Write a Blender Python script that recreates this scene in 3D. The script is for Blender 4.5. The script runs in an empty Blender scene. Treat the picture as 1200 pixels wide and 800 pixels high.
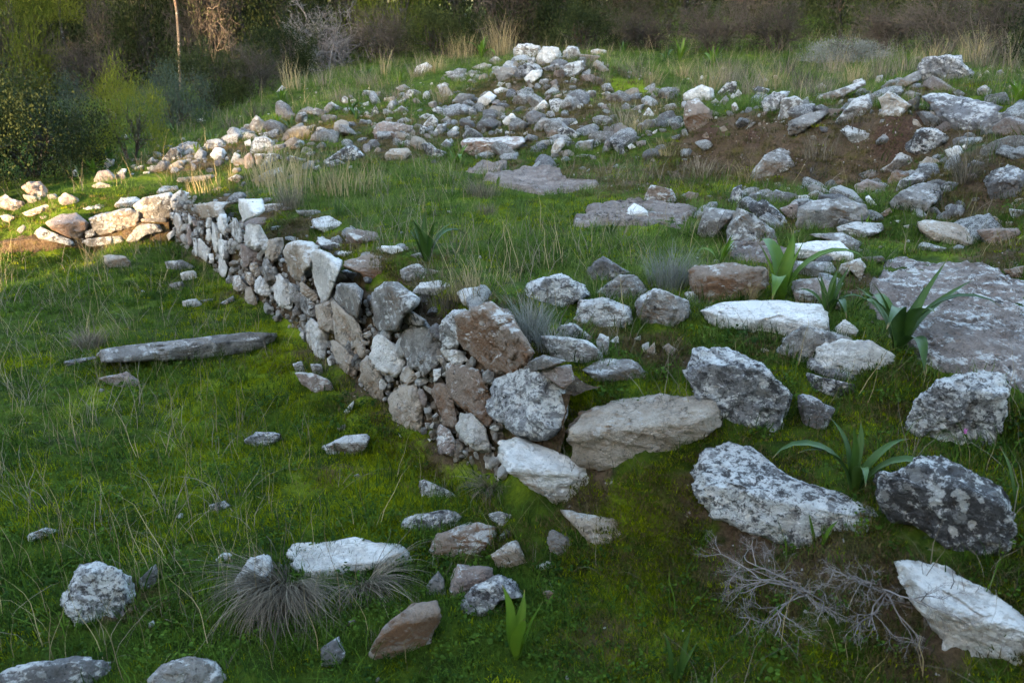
import bpy, bmesh, math, random
import numpy as np
from mathutils import Vector, Matrix

# ---------------------------------------------------------------- camera, sky, sun, exposure
SC = bpy.context.scene
COL = SC.collection
CAM_H, PITCH, FPX = 1.9, math.radians(20.0), 1040.0     # eye height, downward tilt, focal length in 1200-px units
cam_data = bpy.data.cameras.new('camera')
cam_data.sensor_width = 23.5
cam_data.lens = 23.5 * FPX / 1200.0
cam_data.clip_start = 0.05
cam_data.clip_end = 3000
cam_data.dof.use_dof = True
cam_data.dof.focus_distance = 4.6
cam_data.dof.aperture_fstop = 3.2
cam = bpy.data.objects.new('camera', cam_data)
COL.objects.link(cam)
cam.location = (0, 0, CAM_H)
cam.rotation_euler = (math.pi/2 - PITCH, 0, 0)
SC.camera = cam

SUN_EL = math.radians(10.0)
SUN_H = np.array([-0.50, -0.866])                         # horizontal direction towards the sun: low, from the left behind
world = bpy.data.worlds.new('World')
SC.world = world
world.use_nodes = True
wn = world.node_tree
wn.nodes.clear()
wo = wn.nodes.new('ShaderNodeOutputWorld')
wb = wn.nodes.new('ShaderNodeBackground')
ws = wn.nodes.new('ShaderNodeTexSky')
ws.sky_type = 'NISHITA'
ws.sun_disc = False
ws.sun_elevation = SUN_EL
ws.sun_rotation = math.atan2(SUN_H[0], SUN_H[1])
ws.air_density = 1.0
ws.dust_density = 2.0
ws.ozone_density = 0.9
wb.inputs['Strength'].default_value = 0.15
wn.links.new(ws.outputs[0], wb.inputs[0])
wn.links.new(wb.outputs[0], wo.inputs[0])
sun_data = bpy.data.lights.new('sun', 'SUN')
sun_data.energy = 3.2
sun_data.angle = math.radians(0.53)
sun_data.color = (1.0, 0.72, 0.42)
sun = bpy.data.objects.new('sun', sun_data)
COL.objects.link(sun)
sd = Vector((SUN_H[0]*math.cos(SUN_EL), SUN_H[1]*math.cos(SUN_EL), math.sin(SUN_EL)))
sun.rotation_euler = sd.to_track_quat('Z', 'Y').to_euler()
sun.location = (-20, -15, 12)
SC.view_settings.view_transform = 'Standard'
SC.view_settings.look = 'None'
SC.view_settings.gamma = 1.0
SC.view_settings.use_curve_mapping = False
SC.view_settings.exposure = 3.85

rng = np.random.default_rng(7)
random.seed(7)

# ---------------------------------------------------------------- helpers
CP, SP = math.cos(PITCH), math.sin(PITCH)
CAMP = np.array([0.0, 0.0, CAM_H])
def ray(u, v):
    a, b = (u-600.0)/FPX, -(v-400.0)/FPX
    d = np.array([a, CP + b*SP, -SP + b*CP])
    return d/np.linalg.norm(d)
def at_z(u, v, z):
    d = ray(u, v)
    return CAMP + d*((z-CAM_H)/d[2])

_perm = np.random.default_rng(3).permutation(256)
_perm = np.concatenate([_perm, _perm, _perm])
_g = np.random.default_rng(4).normal(size=(256, 3)); _g /= np.linalg.norm(_g, axis=1)[:, None]
def perlin(p):
    i = np.floor(p).astype(np.int64); f = p-i; i &= 255
    w = f*f*f*(f*(f*6-15)+10)
    out = 0
    for dx in (0, 1):
        for dy in (0, 1):
            for dz in (0, 1):
                h = _perm[_perm[_perm[i[:, 0]+dx]+i[:, 1]+dy]+i[:, 2]+dz] & 255
                g = _g[h]
                o = f-np.array([dx, dy, dz])
                d = (g*o).sum(1)
                wx = w[:, 0] if dx else 1-w[:, 0]
                wy = w[:, 1] if dy else 1-w[:, 1]
                wz = w[:, 2] if dz else 1-w[:, 2]
                out = out+d*wx*wy*wz
    return out*1.5
def fbm(p, oct=4, rough=0.5, ridged=False):
    out = 0; a = 1.0
    for k in range(oct):
        n = perlin(p*(2.03**k)+k*17.3)
        if ridged: n = 1-2*np.abs(n)
        out = out+a*n; a *= rough
    return out

def mesh_np(name, verts, faces, smooth=True):
    """faces: (n,3) or (n,4) integer array"""
    me = bpy.data.meshes.new(name)
    verts = np.asarray(verts, dtype=np.float32); faces = np.asarray(faces, dtype=np.int32)
    k = faces.shape[1]; n = len(faces)
    me.vertices.add(len(verts)); me.vertices.foreach_set('co', verts.ravel())
    me.loops.add(n*k); me.loops.foreach_set('vertex_index', faces.ravel())
    me.polygons.add(n); me.polygons.foreach_set('loop_start', np.arange(0, n*k, k, dtype=np.int32))
    me.polygons.foreach_set('loop_total', np.full(n, k, dtype=np.int32))
    me.update(calc_edges=True)
    me.polygons.foreach_set('use_smooth', np.full(n, smooth))
    me.validate()
    return me
def add_attr(me, name, vals):
    a = me.attributes.new(name, 'FLOAT', 'POINT')
    a.data.foreach_set('value', np.asarray(vals, dtype=np.float32))
def link(name, me, mat=None, parent=None, loc=(0, 0, 0)):
    o = bpy.data.objects.new(name, me); COL.objects.link(o)
    if mat is not None and me is not None and len(me.materials) == 0: me.materials.append(mat)
    o.location = loc
    if parent is not None: o.parent = parent
    return o
def tag(o, label=None, cat=None, group=None, kind=None):
    if label: o['label'] = label
    if cat: o['category'] = cat
    if group: o['group'] = group
    if kind: o['kind'] = kind
    return o
def empty(name, loc, rz=0.0):
    o = bpy.data.objects.new(name, None); COL.objects.link(o)
    o.location = loc; o.rotation_euler = (0, 0, rz); o.empty_display_size = 0.1
    return o

# ---------------------------------------------------------------- materials
class NT:
    def __init__(s, name):
        s.m = bpy.data.materials.new(name); s.m.use_nodes = True
        s.t = s.m.node_tree; s.t.nodes.clear()
        s.out = s.t.nodes.new('ShaderNodeOutputMaterial')
    def n(s, ty, **kw):
        x = s.t.nodes.new(ty)
        for k, v in kw.items(): setattr(x, k, v)
        return x
    def l(s, a, b): s.t.links.new(a, b)
    def noise(s, vec, scale, detail=4, rough=0.55, dist=0.0):
        x = s.n('ShaderNodeTexNoise'); x.inputs['Scale'].default_value = scale
        x.inputs['Detail'].default_value = detail; x.inputs['Roughness'].default_value = rough
        x.inputs['Distortion'].default_value = dist
        if vec is not None: s.l(vec, x.inputs['Vector'])
        return x.outputs['Fac']
    def step(s, fac, lo, hi):
        x = s.n('ShaderNodeMapRange', interpolation_type='SMOOTHSTEP')
        s.l(fac, x.inputs[0]); x.inputs[1].default_value = lo; x.inputs[2].default_value = hi
        return x.outputs[0]
    def math(s, op, a, b=None):
        x = s.n('ShaderNodeMath', operation=op)
        for i, v in enumerate((a, b)):
            if v is None: continue
            if isinstance(v, (int, float)): x.inputs[i].default_value = v
            else: s.l(v, x.inputs[i])
        return x.outputs[0]
    def mix(s, fac, a, b):
        x = s.n('ShaderNodeMix', data_type='RGBA')
        if isinstance(fac, (int, float)): x.inputs[0].default_value = fac
        else: s.l(fac, x.inputs[0])
        for i, v in ((6, a), (7, b)):
            if isinstance(v, tuple): x.inputs[i].default_value = (*v, 1)
            else: s.l(v, x.inputs[i])
        return x.outputs[2]
    def bsdf(s, col, rough=0.9, normal=None, spec=0.2):
        x = s.n('ShaderNodeBsdfPrincipled')
        if isinstance(col, tuple): x.inputs['Base Color'].default_value = (*col, 1)
        else: s.l(col, x.inputs['Base Color'])
        x.inputs['Roughness'].default_value = rough
        x.inputs['Specular IOR Level'].default_value = spec
        if normal is not None: s.l(normal, x.inputs['Normal'])
        return x.outputs[0]
    def bump(s, h, strength=0.5, dist=0.02, normal=None):
        x = s.n('ShaderNodeBump'); x.inputs['Strength'].default_value = strength; x.inputs['Distance'].default_value = dist
        s.l(h, x.inputs['Height'])
        if normal is not None: s.l(normal, x.inputs['Normal'])
        return x.outputs[0]
    def done(s, sh):
        s.l(sh, s.out.inputs[0]); return s.m

def stone_mat(name, c1, c2, white=0.3, black=0.3, stain=0.2, stain_col=(0.20, 0.105, 0.06), wcol=(0.66, 0.66, 0.64), ochre=0.0, cracks=0.5, spot=26.0):
    s = NT(name)
    tc = s.n('ShaderNodeTexCoord'); oi = s.n('ShaderNodeObjectInfo')
    off = s.n('ShaderNodeVectorMath', operation='MULTIPLY_ADD')
    cmb = s.n('ShaderNodeCombineXYZ')
    for i in range(3): s.l(oi.outputs['Random'], cmb.inputs[i])
    s.l(cmb.outputs[0], off.inputs[0]); off.inputs[1].default_value = (37.0, 53.0, 71.0); s.l(tc.outputs['Object'], off.inputs[2])
    P = off.outputs[0]
    gN = s.n('ShaderNodeNewGeometry'); sN = s.n('ShaderNodeSeparateXYZ'); s.l(gN.outputs['True Normal'], sN.inputs[0]); upz = s.math('SUBTRACT', sN.outputs[2], 0.35)  # upward lean; puts top-to-front light contrast into lichen and stain colour
    n0 = s.noise(P, 4.2, 9, 0.72, 0.4)
    col = s.mix(s.step(n0, 0.34, 0.66), c1, c2)
    # earth-red staining in broad patches, more on sides to paint their shade darker
    if stain > 0:
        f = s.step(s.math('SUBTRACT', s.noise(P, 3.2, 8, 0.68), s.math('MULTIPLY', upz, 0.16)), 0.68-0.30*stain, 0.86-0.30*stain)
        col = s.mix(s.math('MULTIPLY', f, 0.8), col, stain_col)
    # fine grain, pits
    g = s.noise(P, 85.0, 6, 0.75)
    col = s.mix(s.math('MULTIPLY', s.step(g, 0.47, 0.66), 0.45), col, tuple(c*0.38 for c in c1))
    big = s.noise(P, 3.7, 4, 0.55)
    # pale crust lichen: ragged, broken up by the grain; thicker above, painting tops lit
    wl = s.noise(P, 15.0, 10, 0.74)
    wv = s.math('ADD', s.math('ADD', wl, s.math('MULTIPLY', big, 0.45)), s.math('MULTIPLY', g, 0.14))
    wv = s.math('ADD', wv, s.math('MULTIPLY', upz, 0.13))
    rw = s.math('FRACT', s.math('MULTIPLY', oi.outputs['Random'], 7.31))
    wv = s.math('ADD', wv, s.math('MULTIPLY', s.math('SUBTRACT', rw, 0.5), 0.20))
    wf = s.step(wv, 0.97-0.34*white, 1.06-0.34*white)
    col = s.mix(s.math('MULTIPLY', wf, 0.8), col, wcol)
    # black lichen: clusters of small ragged spots
    bl = s.noise(P, spot, 9, 0.72)
    big2 = s.noise(P, 4.3, 4, 0.55)
    bl = s.math('ADD', bl, s.math('MULTIPLY', s.math('SUBTRACT', oi.outputs['Random'], 0.55), 0.18))
    bv = s.math('ADD', s.math('ADD', bl, s.math('MULTIPLY', big2, 0.40)), s.math('MULTIPLY', g, 0.10))
    bf = s.step(bv, 1.00-0.27*black, 1.06-0.27*black)
    col = s.mix(s.math('MULTIPLY', bf, 0.88), col, (0.040, 0.038, 0.040))
    bl2 = s.noise(P, spot*2.7, 6, 0.7)
    bf2 = s.step(s.math('ADD', bl2, s.math('MULTIPLY', big2, 0.15)), 0.73-0.15*black, 0.80-0.15*black)
    col = s.mix(s.math('MULTIPLY', bf2, 0.75), col, (0.06, 0.058, 0.06))
    lv = s.n('ShaderNodeTexVoronoi'); lv.inputs['Scale'].default_value = 24.0
    ld = s.n('ShaderNodeVectorMath', operation='MULTIPLY_ADD')
    ln = s.n('ShaderNodeTexNoise'); ln.inputs['Scale'].default_value = 22.0; ln.inputs['Detail'].default_value = 8; ln.inputs['Roughness'].default_value = 0.7; s.l(P, ln.inputs['Vector'])
    s.l(ln.outputs['Color'], ld.inputs[0]); ld.inputs[1].default_value = (0.085, 0.085, 0.085); s.l(P, ld.inputs[2]); s.l(ld.outputs[0], lv.inputs['Vector'])
    sep = s.n('ShaderNodeSeparateColor'); s.l(lv.outputs['Color'], sep.inputs[0])
    disc = s.math('SUBTRACT', 1.0, s.step(s.math('SUBTRACT', lv.outputs['Distance'], s.math('MULTIPLY', sep.outputs[1], 0.30)), 0.22, 0.30))
    col = s.mix(s.math('MULTIPLY', s.math('MULTIPLY', disc, s.step(sep.outputs[0], 0.80-0.25*white, 0.82-0.25*white)), 0.10+0.7*white), col, wcol)
    col = s.mix(s.math('MULTIPLY', s.math('MULTIPLY', disc, s.step(sep.outputs[2], 0.93-0.28*black, 0.95-0.28*black)), 0.05+0.6*black), col, (0.055, 0.053, 0.055))
    if ochre > 0:
        of = s.step(s.noise(P, 14.0, 5, 0.6), 0.735, 0.76)
        col = s.mix(s.math('MULTIPLY', of, ochre), col, (0.40, 0.18, 0.03))
    vor = s.n('ShaderNodeTexVoronoi', feature='DISTANCE_TO_EDGE'); vor.inputs['Scale'].default_value = 4.5
    dn = s.n('ShaderNodeVectorMath', operation='MULTIPLY_ADD')
    nz = s.n('ShaderNodeTexNoise'); nz.inputs['Scale'].default_value = 7.0; nz.inputs['Detail'].default_value = 5; s.l(P, nz.inputs['Vector'])
    s.l(nz.outputs['Color'], dn.inputs[0]); dn.inputs[1].default_value = (0.45, 0.45, 0.45); s.l(P, dn.inputs[2])
    s.l(dn.outputs[0], vor.inputs['Vector'])
    cr = s.step(vor.outputs['Distance'], 0.0, 0.022)
    crf = s.math('MULTIPLY', s.math('SUBTRACT', 1.0, cr), s.step(big, 0.42, 0.6))
    col = s.mix(s.math('MULTIPLY', crf, 0.6*cracks), col, (0.05, 0.043, 0.036))
    h1 = s.noise(P, 13.0, 14, 0.74, 0.5)
    h = s.math('SUBTRACT', h1, s.math('MULTIPLY', crf, 0.25*cracks))
    h = s.math('ADD', h, s.math('MULTIPLY', g, 0.22))
    h = s.math('SUBTRACT', h, s.math('MULTIPLY', bf, 0.05))
    pit = s.n('ShaderNodeTexVoronoi'); pit.inputs['Scale'].default_value = 34.0; s.l(dn.outputs[0], pit.inputs['Vector'])
    h = s.math('ADD', h, s.math('MULTIPLY', s.step(pit.outputs['Distance'], 0.0, 0.55), 0.16))
    nrm = s.bump(h, 1.0, 0.075)
    return s.done(s.bsdf(col, 0.94, nrm, 0.10))

M = {}
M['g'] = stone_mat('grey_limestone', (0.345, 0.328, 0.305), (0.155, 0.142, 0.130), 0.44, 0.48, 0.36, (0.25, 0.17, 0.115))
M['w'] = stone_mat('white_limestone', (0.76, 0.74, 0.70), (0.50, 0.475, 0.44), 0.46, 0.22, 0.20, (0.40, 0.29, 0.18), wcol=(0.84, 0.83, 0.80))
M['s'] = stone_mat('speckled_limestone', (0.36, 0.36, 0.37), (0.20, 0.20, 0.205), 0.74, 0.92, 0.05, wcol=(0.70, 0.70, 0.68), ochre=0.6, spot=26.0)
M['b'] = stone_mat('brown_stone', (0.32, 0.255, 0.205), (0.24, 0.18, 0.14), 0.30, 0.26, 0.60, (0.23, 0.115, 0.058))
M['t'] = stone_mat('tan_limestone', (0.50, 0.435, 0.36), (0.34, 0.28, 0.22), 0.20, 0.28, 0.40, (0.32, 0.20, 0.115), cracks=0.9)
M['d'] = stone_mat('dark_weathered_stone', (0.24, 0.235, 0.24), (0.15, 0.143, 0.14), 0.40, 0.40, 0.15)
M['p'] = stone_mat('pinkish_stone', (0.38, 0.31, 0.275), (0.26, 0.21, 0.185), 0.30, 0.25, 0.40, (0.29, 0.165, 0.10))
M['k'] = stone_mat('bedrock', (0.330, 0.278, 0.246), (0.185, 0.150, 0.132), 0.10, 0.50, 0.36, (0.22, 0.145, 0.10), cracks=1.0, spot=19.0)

def ground_mat():
    s = NT('mossy_turf_and_earth')
    geo = s.n('ShaderNodeNewGeometry'); P = geo.outputs['Position']
    ea = s.n('ShaderNodeAttribute', attribute_name='earth'); ea = ea.outputs['Fac']
    mo = s.n('ShaderNodeAttribute', attribute_name='moss'); mo = mo.outputs['Fac']
    n1 = s.noise(P, 1.9, 6, 0.6); n2 = s.noise(P, 9.0, 8, 0.65); n3 = s.noise(P, 60.0, 8, 0.72)
    green = s.mix(s.step(n2, 0.36, 0.62), (0.016, 0.030, 0.003), (0.045, 0.072, 0.006))
    bright = s.mix(s.step(n3, 0.35, 0.6), (0.060, 0.092, 0.004), (0.140, 0.180, 0.008))
    bf = s.step(s.math('ADD', n1, s.math('MULTIPLY', mo, 0.34)), 0.52, 0.72)
    green = s.mix(bf, green, bright)
    brown = s.mix(s.step(n3, 0.35, 0.65), (0.045, 0.030, 0.018), (0.105, 0.072, 0.045))
    brown = s.mix(s.step(n2, 0.5, 0.7), brown, (0.075, 0.062, 0.016))
    soil = s.mix(s.step(n3, 0.4, 0.7), (0.046, 0.027, 0.018), (0.112, 0.066, 0.046))
    f1 = s.step(s.math('ADD', n2, s.math('MULTIPLY', ea, 0.75)), 0.66, 0.86)
    col = s.mix(f1, green, brown)
    f2 = s.step(s.math('ADD', s.math('MULTIPLY', n2, 0.5), ea), 1.02, 1.22)
    col = s.mix(f2, col, soil)
    pb = s.noise(P, 34.0, 3, 0.5)
    pf = s.math('MULTIPLY', s.step(pb, 0.68, 0.72), s.step(ea, 0.15, 0.5))
    col = s.mix(pf, col, (0.30, 0.28, 0.26))
    h = s.math('ADD', s.noise(P, 26.0, 10, 0.68), s.math('MULTIPLY', n3, 0.5))
    return s.done(s.bsdf(col, 0.97, s.bump(h, 1.0, 0.03), 0.08))
M['ground'] = ground_mat()

def leaf_mat(name, c1, c2, rough=0.55, trans=0.3, scale=3.0, spec=0.25, attr=True, veins=False):
    s = NT(name)
    oi = s.n('ShaderNodeObjectInfo')
    f = oi.outputs['Random']
    if attr:
        a = s.n('ShaderNodeAttribute', attribute_name='tone').outputs['Fac']
        f = s.math('ADD', s.math('MULTIPLY', f, 0.45), s.math('MULTIPLY', a, 0.65))
    geo = s.n('ShaderNodeNewGeometry')
    nz = s.noise(geo.outputs['Position'], scale, 4, 0.6)
    f = s.math('ADD', f, s.math('MULTIPLY', s.math('SUBTRACT', nz, 0.5), 1.2))
    col = s.mix(s.step(f, 0.1, 0.95), c1, c2)
    if veins:
        tp = s.n('ShaderNodeAttribute', attribute_name='tip').outputs['Fac']
        col = s.mix(s.step(s.math('ADD', tp, s.math('MULTIPLY', s.math('SUBTRACT', nz, 0.5), 0.5)), 0.75, 1.0), col, (0.17, 0.115, 0.05))
    b = s.bsdf(col, rough, None, spec)
    t = s.n('ShaderNodeBsdfTranslucent'); s.l(col, t.inputs[0])
    mx = s.n('ShaderNodeMixShader'); mx.inputs[0].default_value = trans
    s.l(b, mx.inputs[1]); s.l(t.outputs[0], mx.inputs[2])
    return s.done(mx.outputs[0])
M['grass'] = leaf_mat('green_grass', (0.014, 0.036, 0.005), (0.068, 0.120, 0.014), 0.8, 0.35, 1.6, 0.06)
M['lush'] = leaf_mat('lush_grass', (0.034, 0.064, 0.010), (0.112, 0.155, 0.034), 0.8, 0.35, 1.6, 0.06)
M['moss'] = leaf_mat('yellow_green_moss', (0.075, 0.105, 0.003), (0.220, 0.250, 0.006), 0.9, 0.35, 3.0, 0.03)
M['brownmoss'] = leaf_mat('brown_moss', (0.050, 0.046, 0.012), (0.110, 0.085, 0.026), 0.85, 0.25, 3.0)
M['straw'] = leaf_mat('dry_straw', (0.15, 0.115, 0.060), (0.34, 0.27, 0.14), 0.8, 0.25, 2.0, 0.08)
M['greystraw'] = leaf_mat('dry_grey_grass', (0.050, 0.043, 0.033), (0.235, 0.195, 0.140), 0.85, 0.2, 2.0, 0.06)
M['squill'] = leaf_mat('squill_leaf', (0.012, 0.034, 0.006), (0.034, 0.068, 0.010), 0.5, 0.15, 14.0, 0.2, veins=True)
M['squill2'] = leaf_mat('bright_squill_leaf', (0.040, 0.086, 0.006), (0.075, 0.130, 0.010), 0.5, 0.25, 14.0, 0.2, veins=True)
M['twig'] = leaf_mat('bare_grey_twig', (0.085, 0.074, 0.068), (0.225, 0.200, 0.188), 0.9, 0.0, 5.0, 0.05)
M['darktwig'] = leaf_mat('brown_grey_twig', (0.034, 0.028, 0.023), (0.092, 0.074, 0.060), 0.9, 0.0, 1.0, 0.05)
M['ever'] = leaf_mat('dark_evergreen_leaf', (0.009, 0.015, 0.004), (0.036, 0.044, 0.012), 0.7, 0.2, 1.2, 0.1)
M['pine'] = leaf_mat('yellow_green_pine', (0.060, 0.078, 0.008), (0.150, 0.158, 0.018), 0.7, 0.3, 1.2, 0.1)
M['blue'] = leaf_mat('grey_green_leaf', (0.020, 0.032, 0.020), (0.050, 0.066, 0.044), 0.7, 0.2, 1.2, 0.1)
M['silver'] = leaf_mat('silvery_leaf', (0.105, 0.110, 0.095), (0.23, 0.23, 0.205), 0.85, 0.2, 4.0, 0.08)
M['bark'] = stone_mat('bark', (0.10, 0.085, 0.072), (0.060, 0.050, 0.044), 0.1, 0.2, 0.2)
M['pink'] = leaf_mat('pink_petal', (0.55, 0.16, 0.45), (0.65, 0.25, 0.55), 0.5, 0.4)

# ---------------------------------------------------------------- terrain: heights known at points seen in the photograph
CTL = """
205 284 0;250 324 0;300 374 0;350 432 0;420 472 0;480 514 0;540 540 0;130 287 0;60 292 0;0 297 0;-100 300 0
100 330 0;0 400 0;150 420 0;250 380 0;300 450 0;100 550 0;300 560 0;450 560 0;50 700 0;250 700 0;430 640 0;500 600 0;560 570 .02
600 640 0;650 680 .02;500 750 -.02;650 780 0;200 790 0;-200 500 0;-300 800 0;-200 350 0;400 500 0;330 640 .02
690 640 .08;760 600 .2;760 545 .38;850 620 .22;850 530 .42;930 600 .33;800 700 .08;900 700 .15;1000 650 .36;1000 750 .2;850 780 .07
1080 610 .45;1150 700 .36;1190 650 .45;1150 790 .25;1050 790 .16;1300 650 .5
240 238 .42;290 250 .46;330 264 .51;380 288 .55;440 315 .59;500 345 .6;560 375 .6;610 400 .58;650 435 .54;700 460 .48
150 236 .38;80 238 .36;10 232 .36;-100 235 .36
300 225 .47;400 240 .55;500 280 .62;600 330 .62;650 380 .6;600 270 .63;700 280 .64;560 220 .62;650 220 .62;450 205 .6;380 205 .56
740 240 .64;800 270 .66;720 330 .64;800 330 .66;780 390 .6;770 425 .52;850 400 .6;900 430 .55;940 470 .5;1000 470 .5;1000 520 .45
1040 450 .58;1110 490 .52;850 450 .5;1190 540 .52
1060 320 .68;1150 340 .68;1250 380 .68;1060 400 .66;1150 430 .66;1250 460 .66;1000 350 .67;950 300 .7;930 270 .7;860 280 .67;820 240 .66
1000 250 .76;1080 275 .72;1150 285 .72;1060 230 .82;1120 230 .85;1190 250 .8;1190 190 1.05;1130 180 1.05
815 190 .73;850 190 .74;900 195 .76;950 198 .78;1000 203 .80;1050 193 .88;815 158 .93;850 155 .97;900 158 .99;950 155 1.03;1000 158 1.06;1050 142 1.18;850 225 .67;900 225 .71;950 225 .75
1090 130 1.2;1180 140 1.2
1150 95 1.38;1060 100 1.3;980 105 1.2;900 118 1.12;830 120 1.08;800 140 .98;760 170 .82;780 200 .7;1250 200 1.1;1300 300 .8;1250 120 1.35
560 180 .64;640 188 .66;720 190 .68;650 160 .8;720 150 .88;770 130 1.0;580 150 .8;600 120 1.0;680 120 1.05;720 110 1.08;650 85 1.3
590 85 1.28;560 105 1.05;700 75 1.38;650 68 1.42;620 70 1.4;770 95 1.15;500 130 .9;450 130 .88;480 165 .72;420 160 .72;530 100 1.05
480 100 1.05;420 110 .98;280 185 .55;230 190 .5;330 180 .6;300 150 .72;350 130 .85;250 160 .58;200 175 .5;150 195 .45;110 215 .42
60 225 .38;180 160 .5;250 130 .7;330 105 .95;400 90 1.05;100 190 .38;30 205 .33;-80 210 .3
800 85 1.2;900 88 1.22;1000 80 1.32;750 68 1.35;850 70 1.35;1000 66 1.4;1150 65 1.5;500 80 1.15;400 75 1.12;560 75 1.25
"""
pts = []
for tok in CTL.replace('\n', ';').split(';'):
    if tok.strip():
        u, v, z = map(float, tok.split()); pts.append(at_z(u, v, z))
pts += [(0, 18, 1.5), (6, 18, 1.6), (12, 16, 1.7), (-4, 18, 1.1), (-9, 18, .4), (-14, 14, .0), (-12, 9, .1), (0, 30, 2.2), (12, 30, 2.6),
        (-12, 30, .8), (14, 6, 1.2), (8, 3, .8), (5, 0, .5), (0, 0, .1), (-4, 0, 0), (0, -4, .2), (-12, 0, 0), (10, -6, .5), (-12, -8, 0)]
pts = np.array(pts, dtype=float)
GX0, GY0, GS = -16.0, -10.0, 0.08
GNX, GNY = 401, 526
def _phi(r2): return np.sqrt(r2+0.12**2)
_A = _phi(((pts[:, None, :2]-pts[None, :, :2])**2).sum(2))
_n = len(pts)
_AA = np.zeros((_n+1, _n+1)); _AA[:_n, :_n] = _A-np.eye(_n)*0.01; _AA[:_n, _n] = 1; _AA[_n, :_n] = 1
_w = np.linalg.solve(_AA, np.append(pts[:, 2], 0))
_gx = GX0+GS*np.arange(GNX); _gy = GY0+GS*np.arange(GNY)
HG = np.zeros((GNY, GNX))
for j in range(GNY):
    r2 = (_gx[:, None]-pts[None, :, 0])**2+(_gy[j]-pts[None, :, 1])**2
    HG[j] = _phi(r2)@_w[:_n]+_w[_n]
LPX, LPY = at_z(100, 291, 0.0)[:2]
def shade_hill(x, y):
    # added unseen ridge left behind the camera, notched to shade the place yet pass sunbeams
    t = x*SUN_H[0]+y*SUN_H[1]; s = -x*SUN_H[1]+y*SUN_H[0]
    up = np.clip((t-13)/11.0, 0, 1); up = up*up*(3-2*up)
    side = np.clip((s+6.85)/0.5, 0, 1)
    side2 = np.clip((-s-8.5)/0.6, 0, 1)*np.clip(1.15+0.55*np.sin(s*2.6)+0.35*np.sin(s*1.1+1), 0, 1)
    return up*12.0*np.maximum(np.maximum(side, side2), 0.12)
def height(x, y, detail=True):
    x = np.atleast_1d(np.asarray(x, float)); y = np.atleast_1d(np.asarray(y, float))
    fx = np.clip((x-GX0)/GS, 0, GNX-1.001); fy = np.clip((y-GY0)/GS, 0, GNY-1.001)
    i = fx.astype(int); j = fy.astype(int); a = fx-i; b = fy-j
    h = (HG[j, i]*(1-a)+HG[j, i+1]*a)*(1-b)+(HG[j+1, i]*(1-a)+HG[j+1, i+1]*a)*b
    # the wall holds the terrace back: in front of its two faces the turf lies low
    sw = (x+1.30)*-0.833+(y-5.15)*-0.553; tw = (x+1.30)*-0.553+(y-5.15)*0.833
    m = np.clip((sw+0.20)/0.16, 0, 1)*np.clip((tw+2.5)/0.5, 0, 1)*np.clip((3.9-tw)/0.9, 0, 1)
    sl = (x-LPX)*0.318+(y-LPY)*-0.948
    ml = np.clip((sl+0.20)/0.16, 0, 1)*np.clip((-2.6-x)/0.3, 0, 1)*np.clip((y-6)/0.5, 0, 1)
    m = np.maximum(m, ml)
    h = h*(1-m)+np.minimum(h, 0.01)*m
    h = h+shade_hill(x, y)
    r = np.hypot(x, y)
    h = h+np.clip((r-40)/200.0, 0, 1)*6.0*(0.6+0.4*np.sin(x*0.02)*np.cos(y*0.017))
    if detail:
        p = np.stack([x*1.7, y*1.7, np.zeros_like(x)], 1)
        h = h+0.028*fbm(p, 4, 0.55)
    return h
def hit(u, v):
    """where the ray through a pixel meets the terrain"""
    d = ray(u, v)
    t = np.concatenate([np.arange(1.2, 6, 0.02), np.arange(6, 60, 0.06)])
    P = CAMP+t[:, None]*d
    below = P[:, 2] < height(P[:, 0], P[:, 1])
    k = np.argmax(below)
    if not below[k]: k = len(t)-1
    return CAMP+t[k]*d
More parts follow.
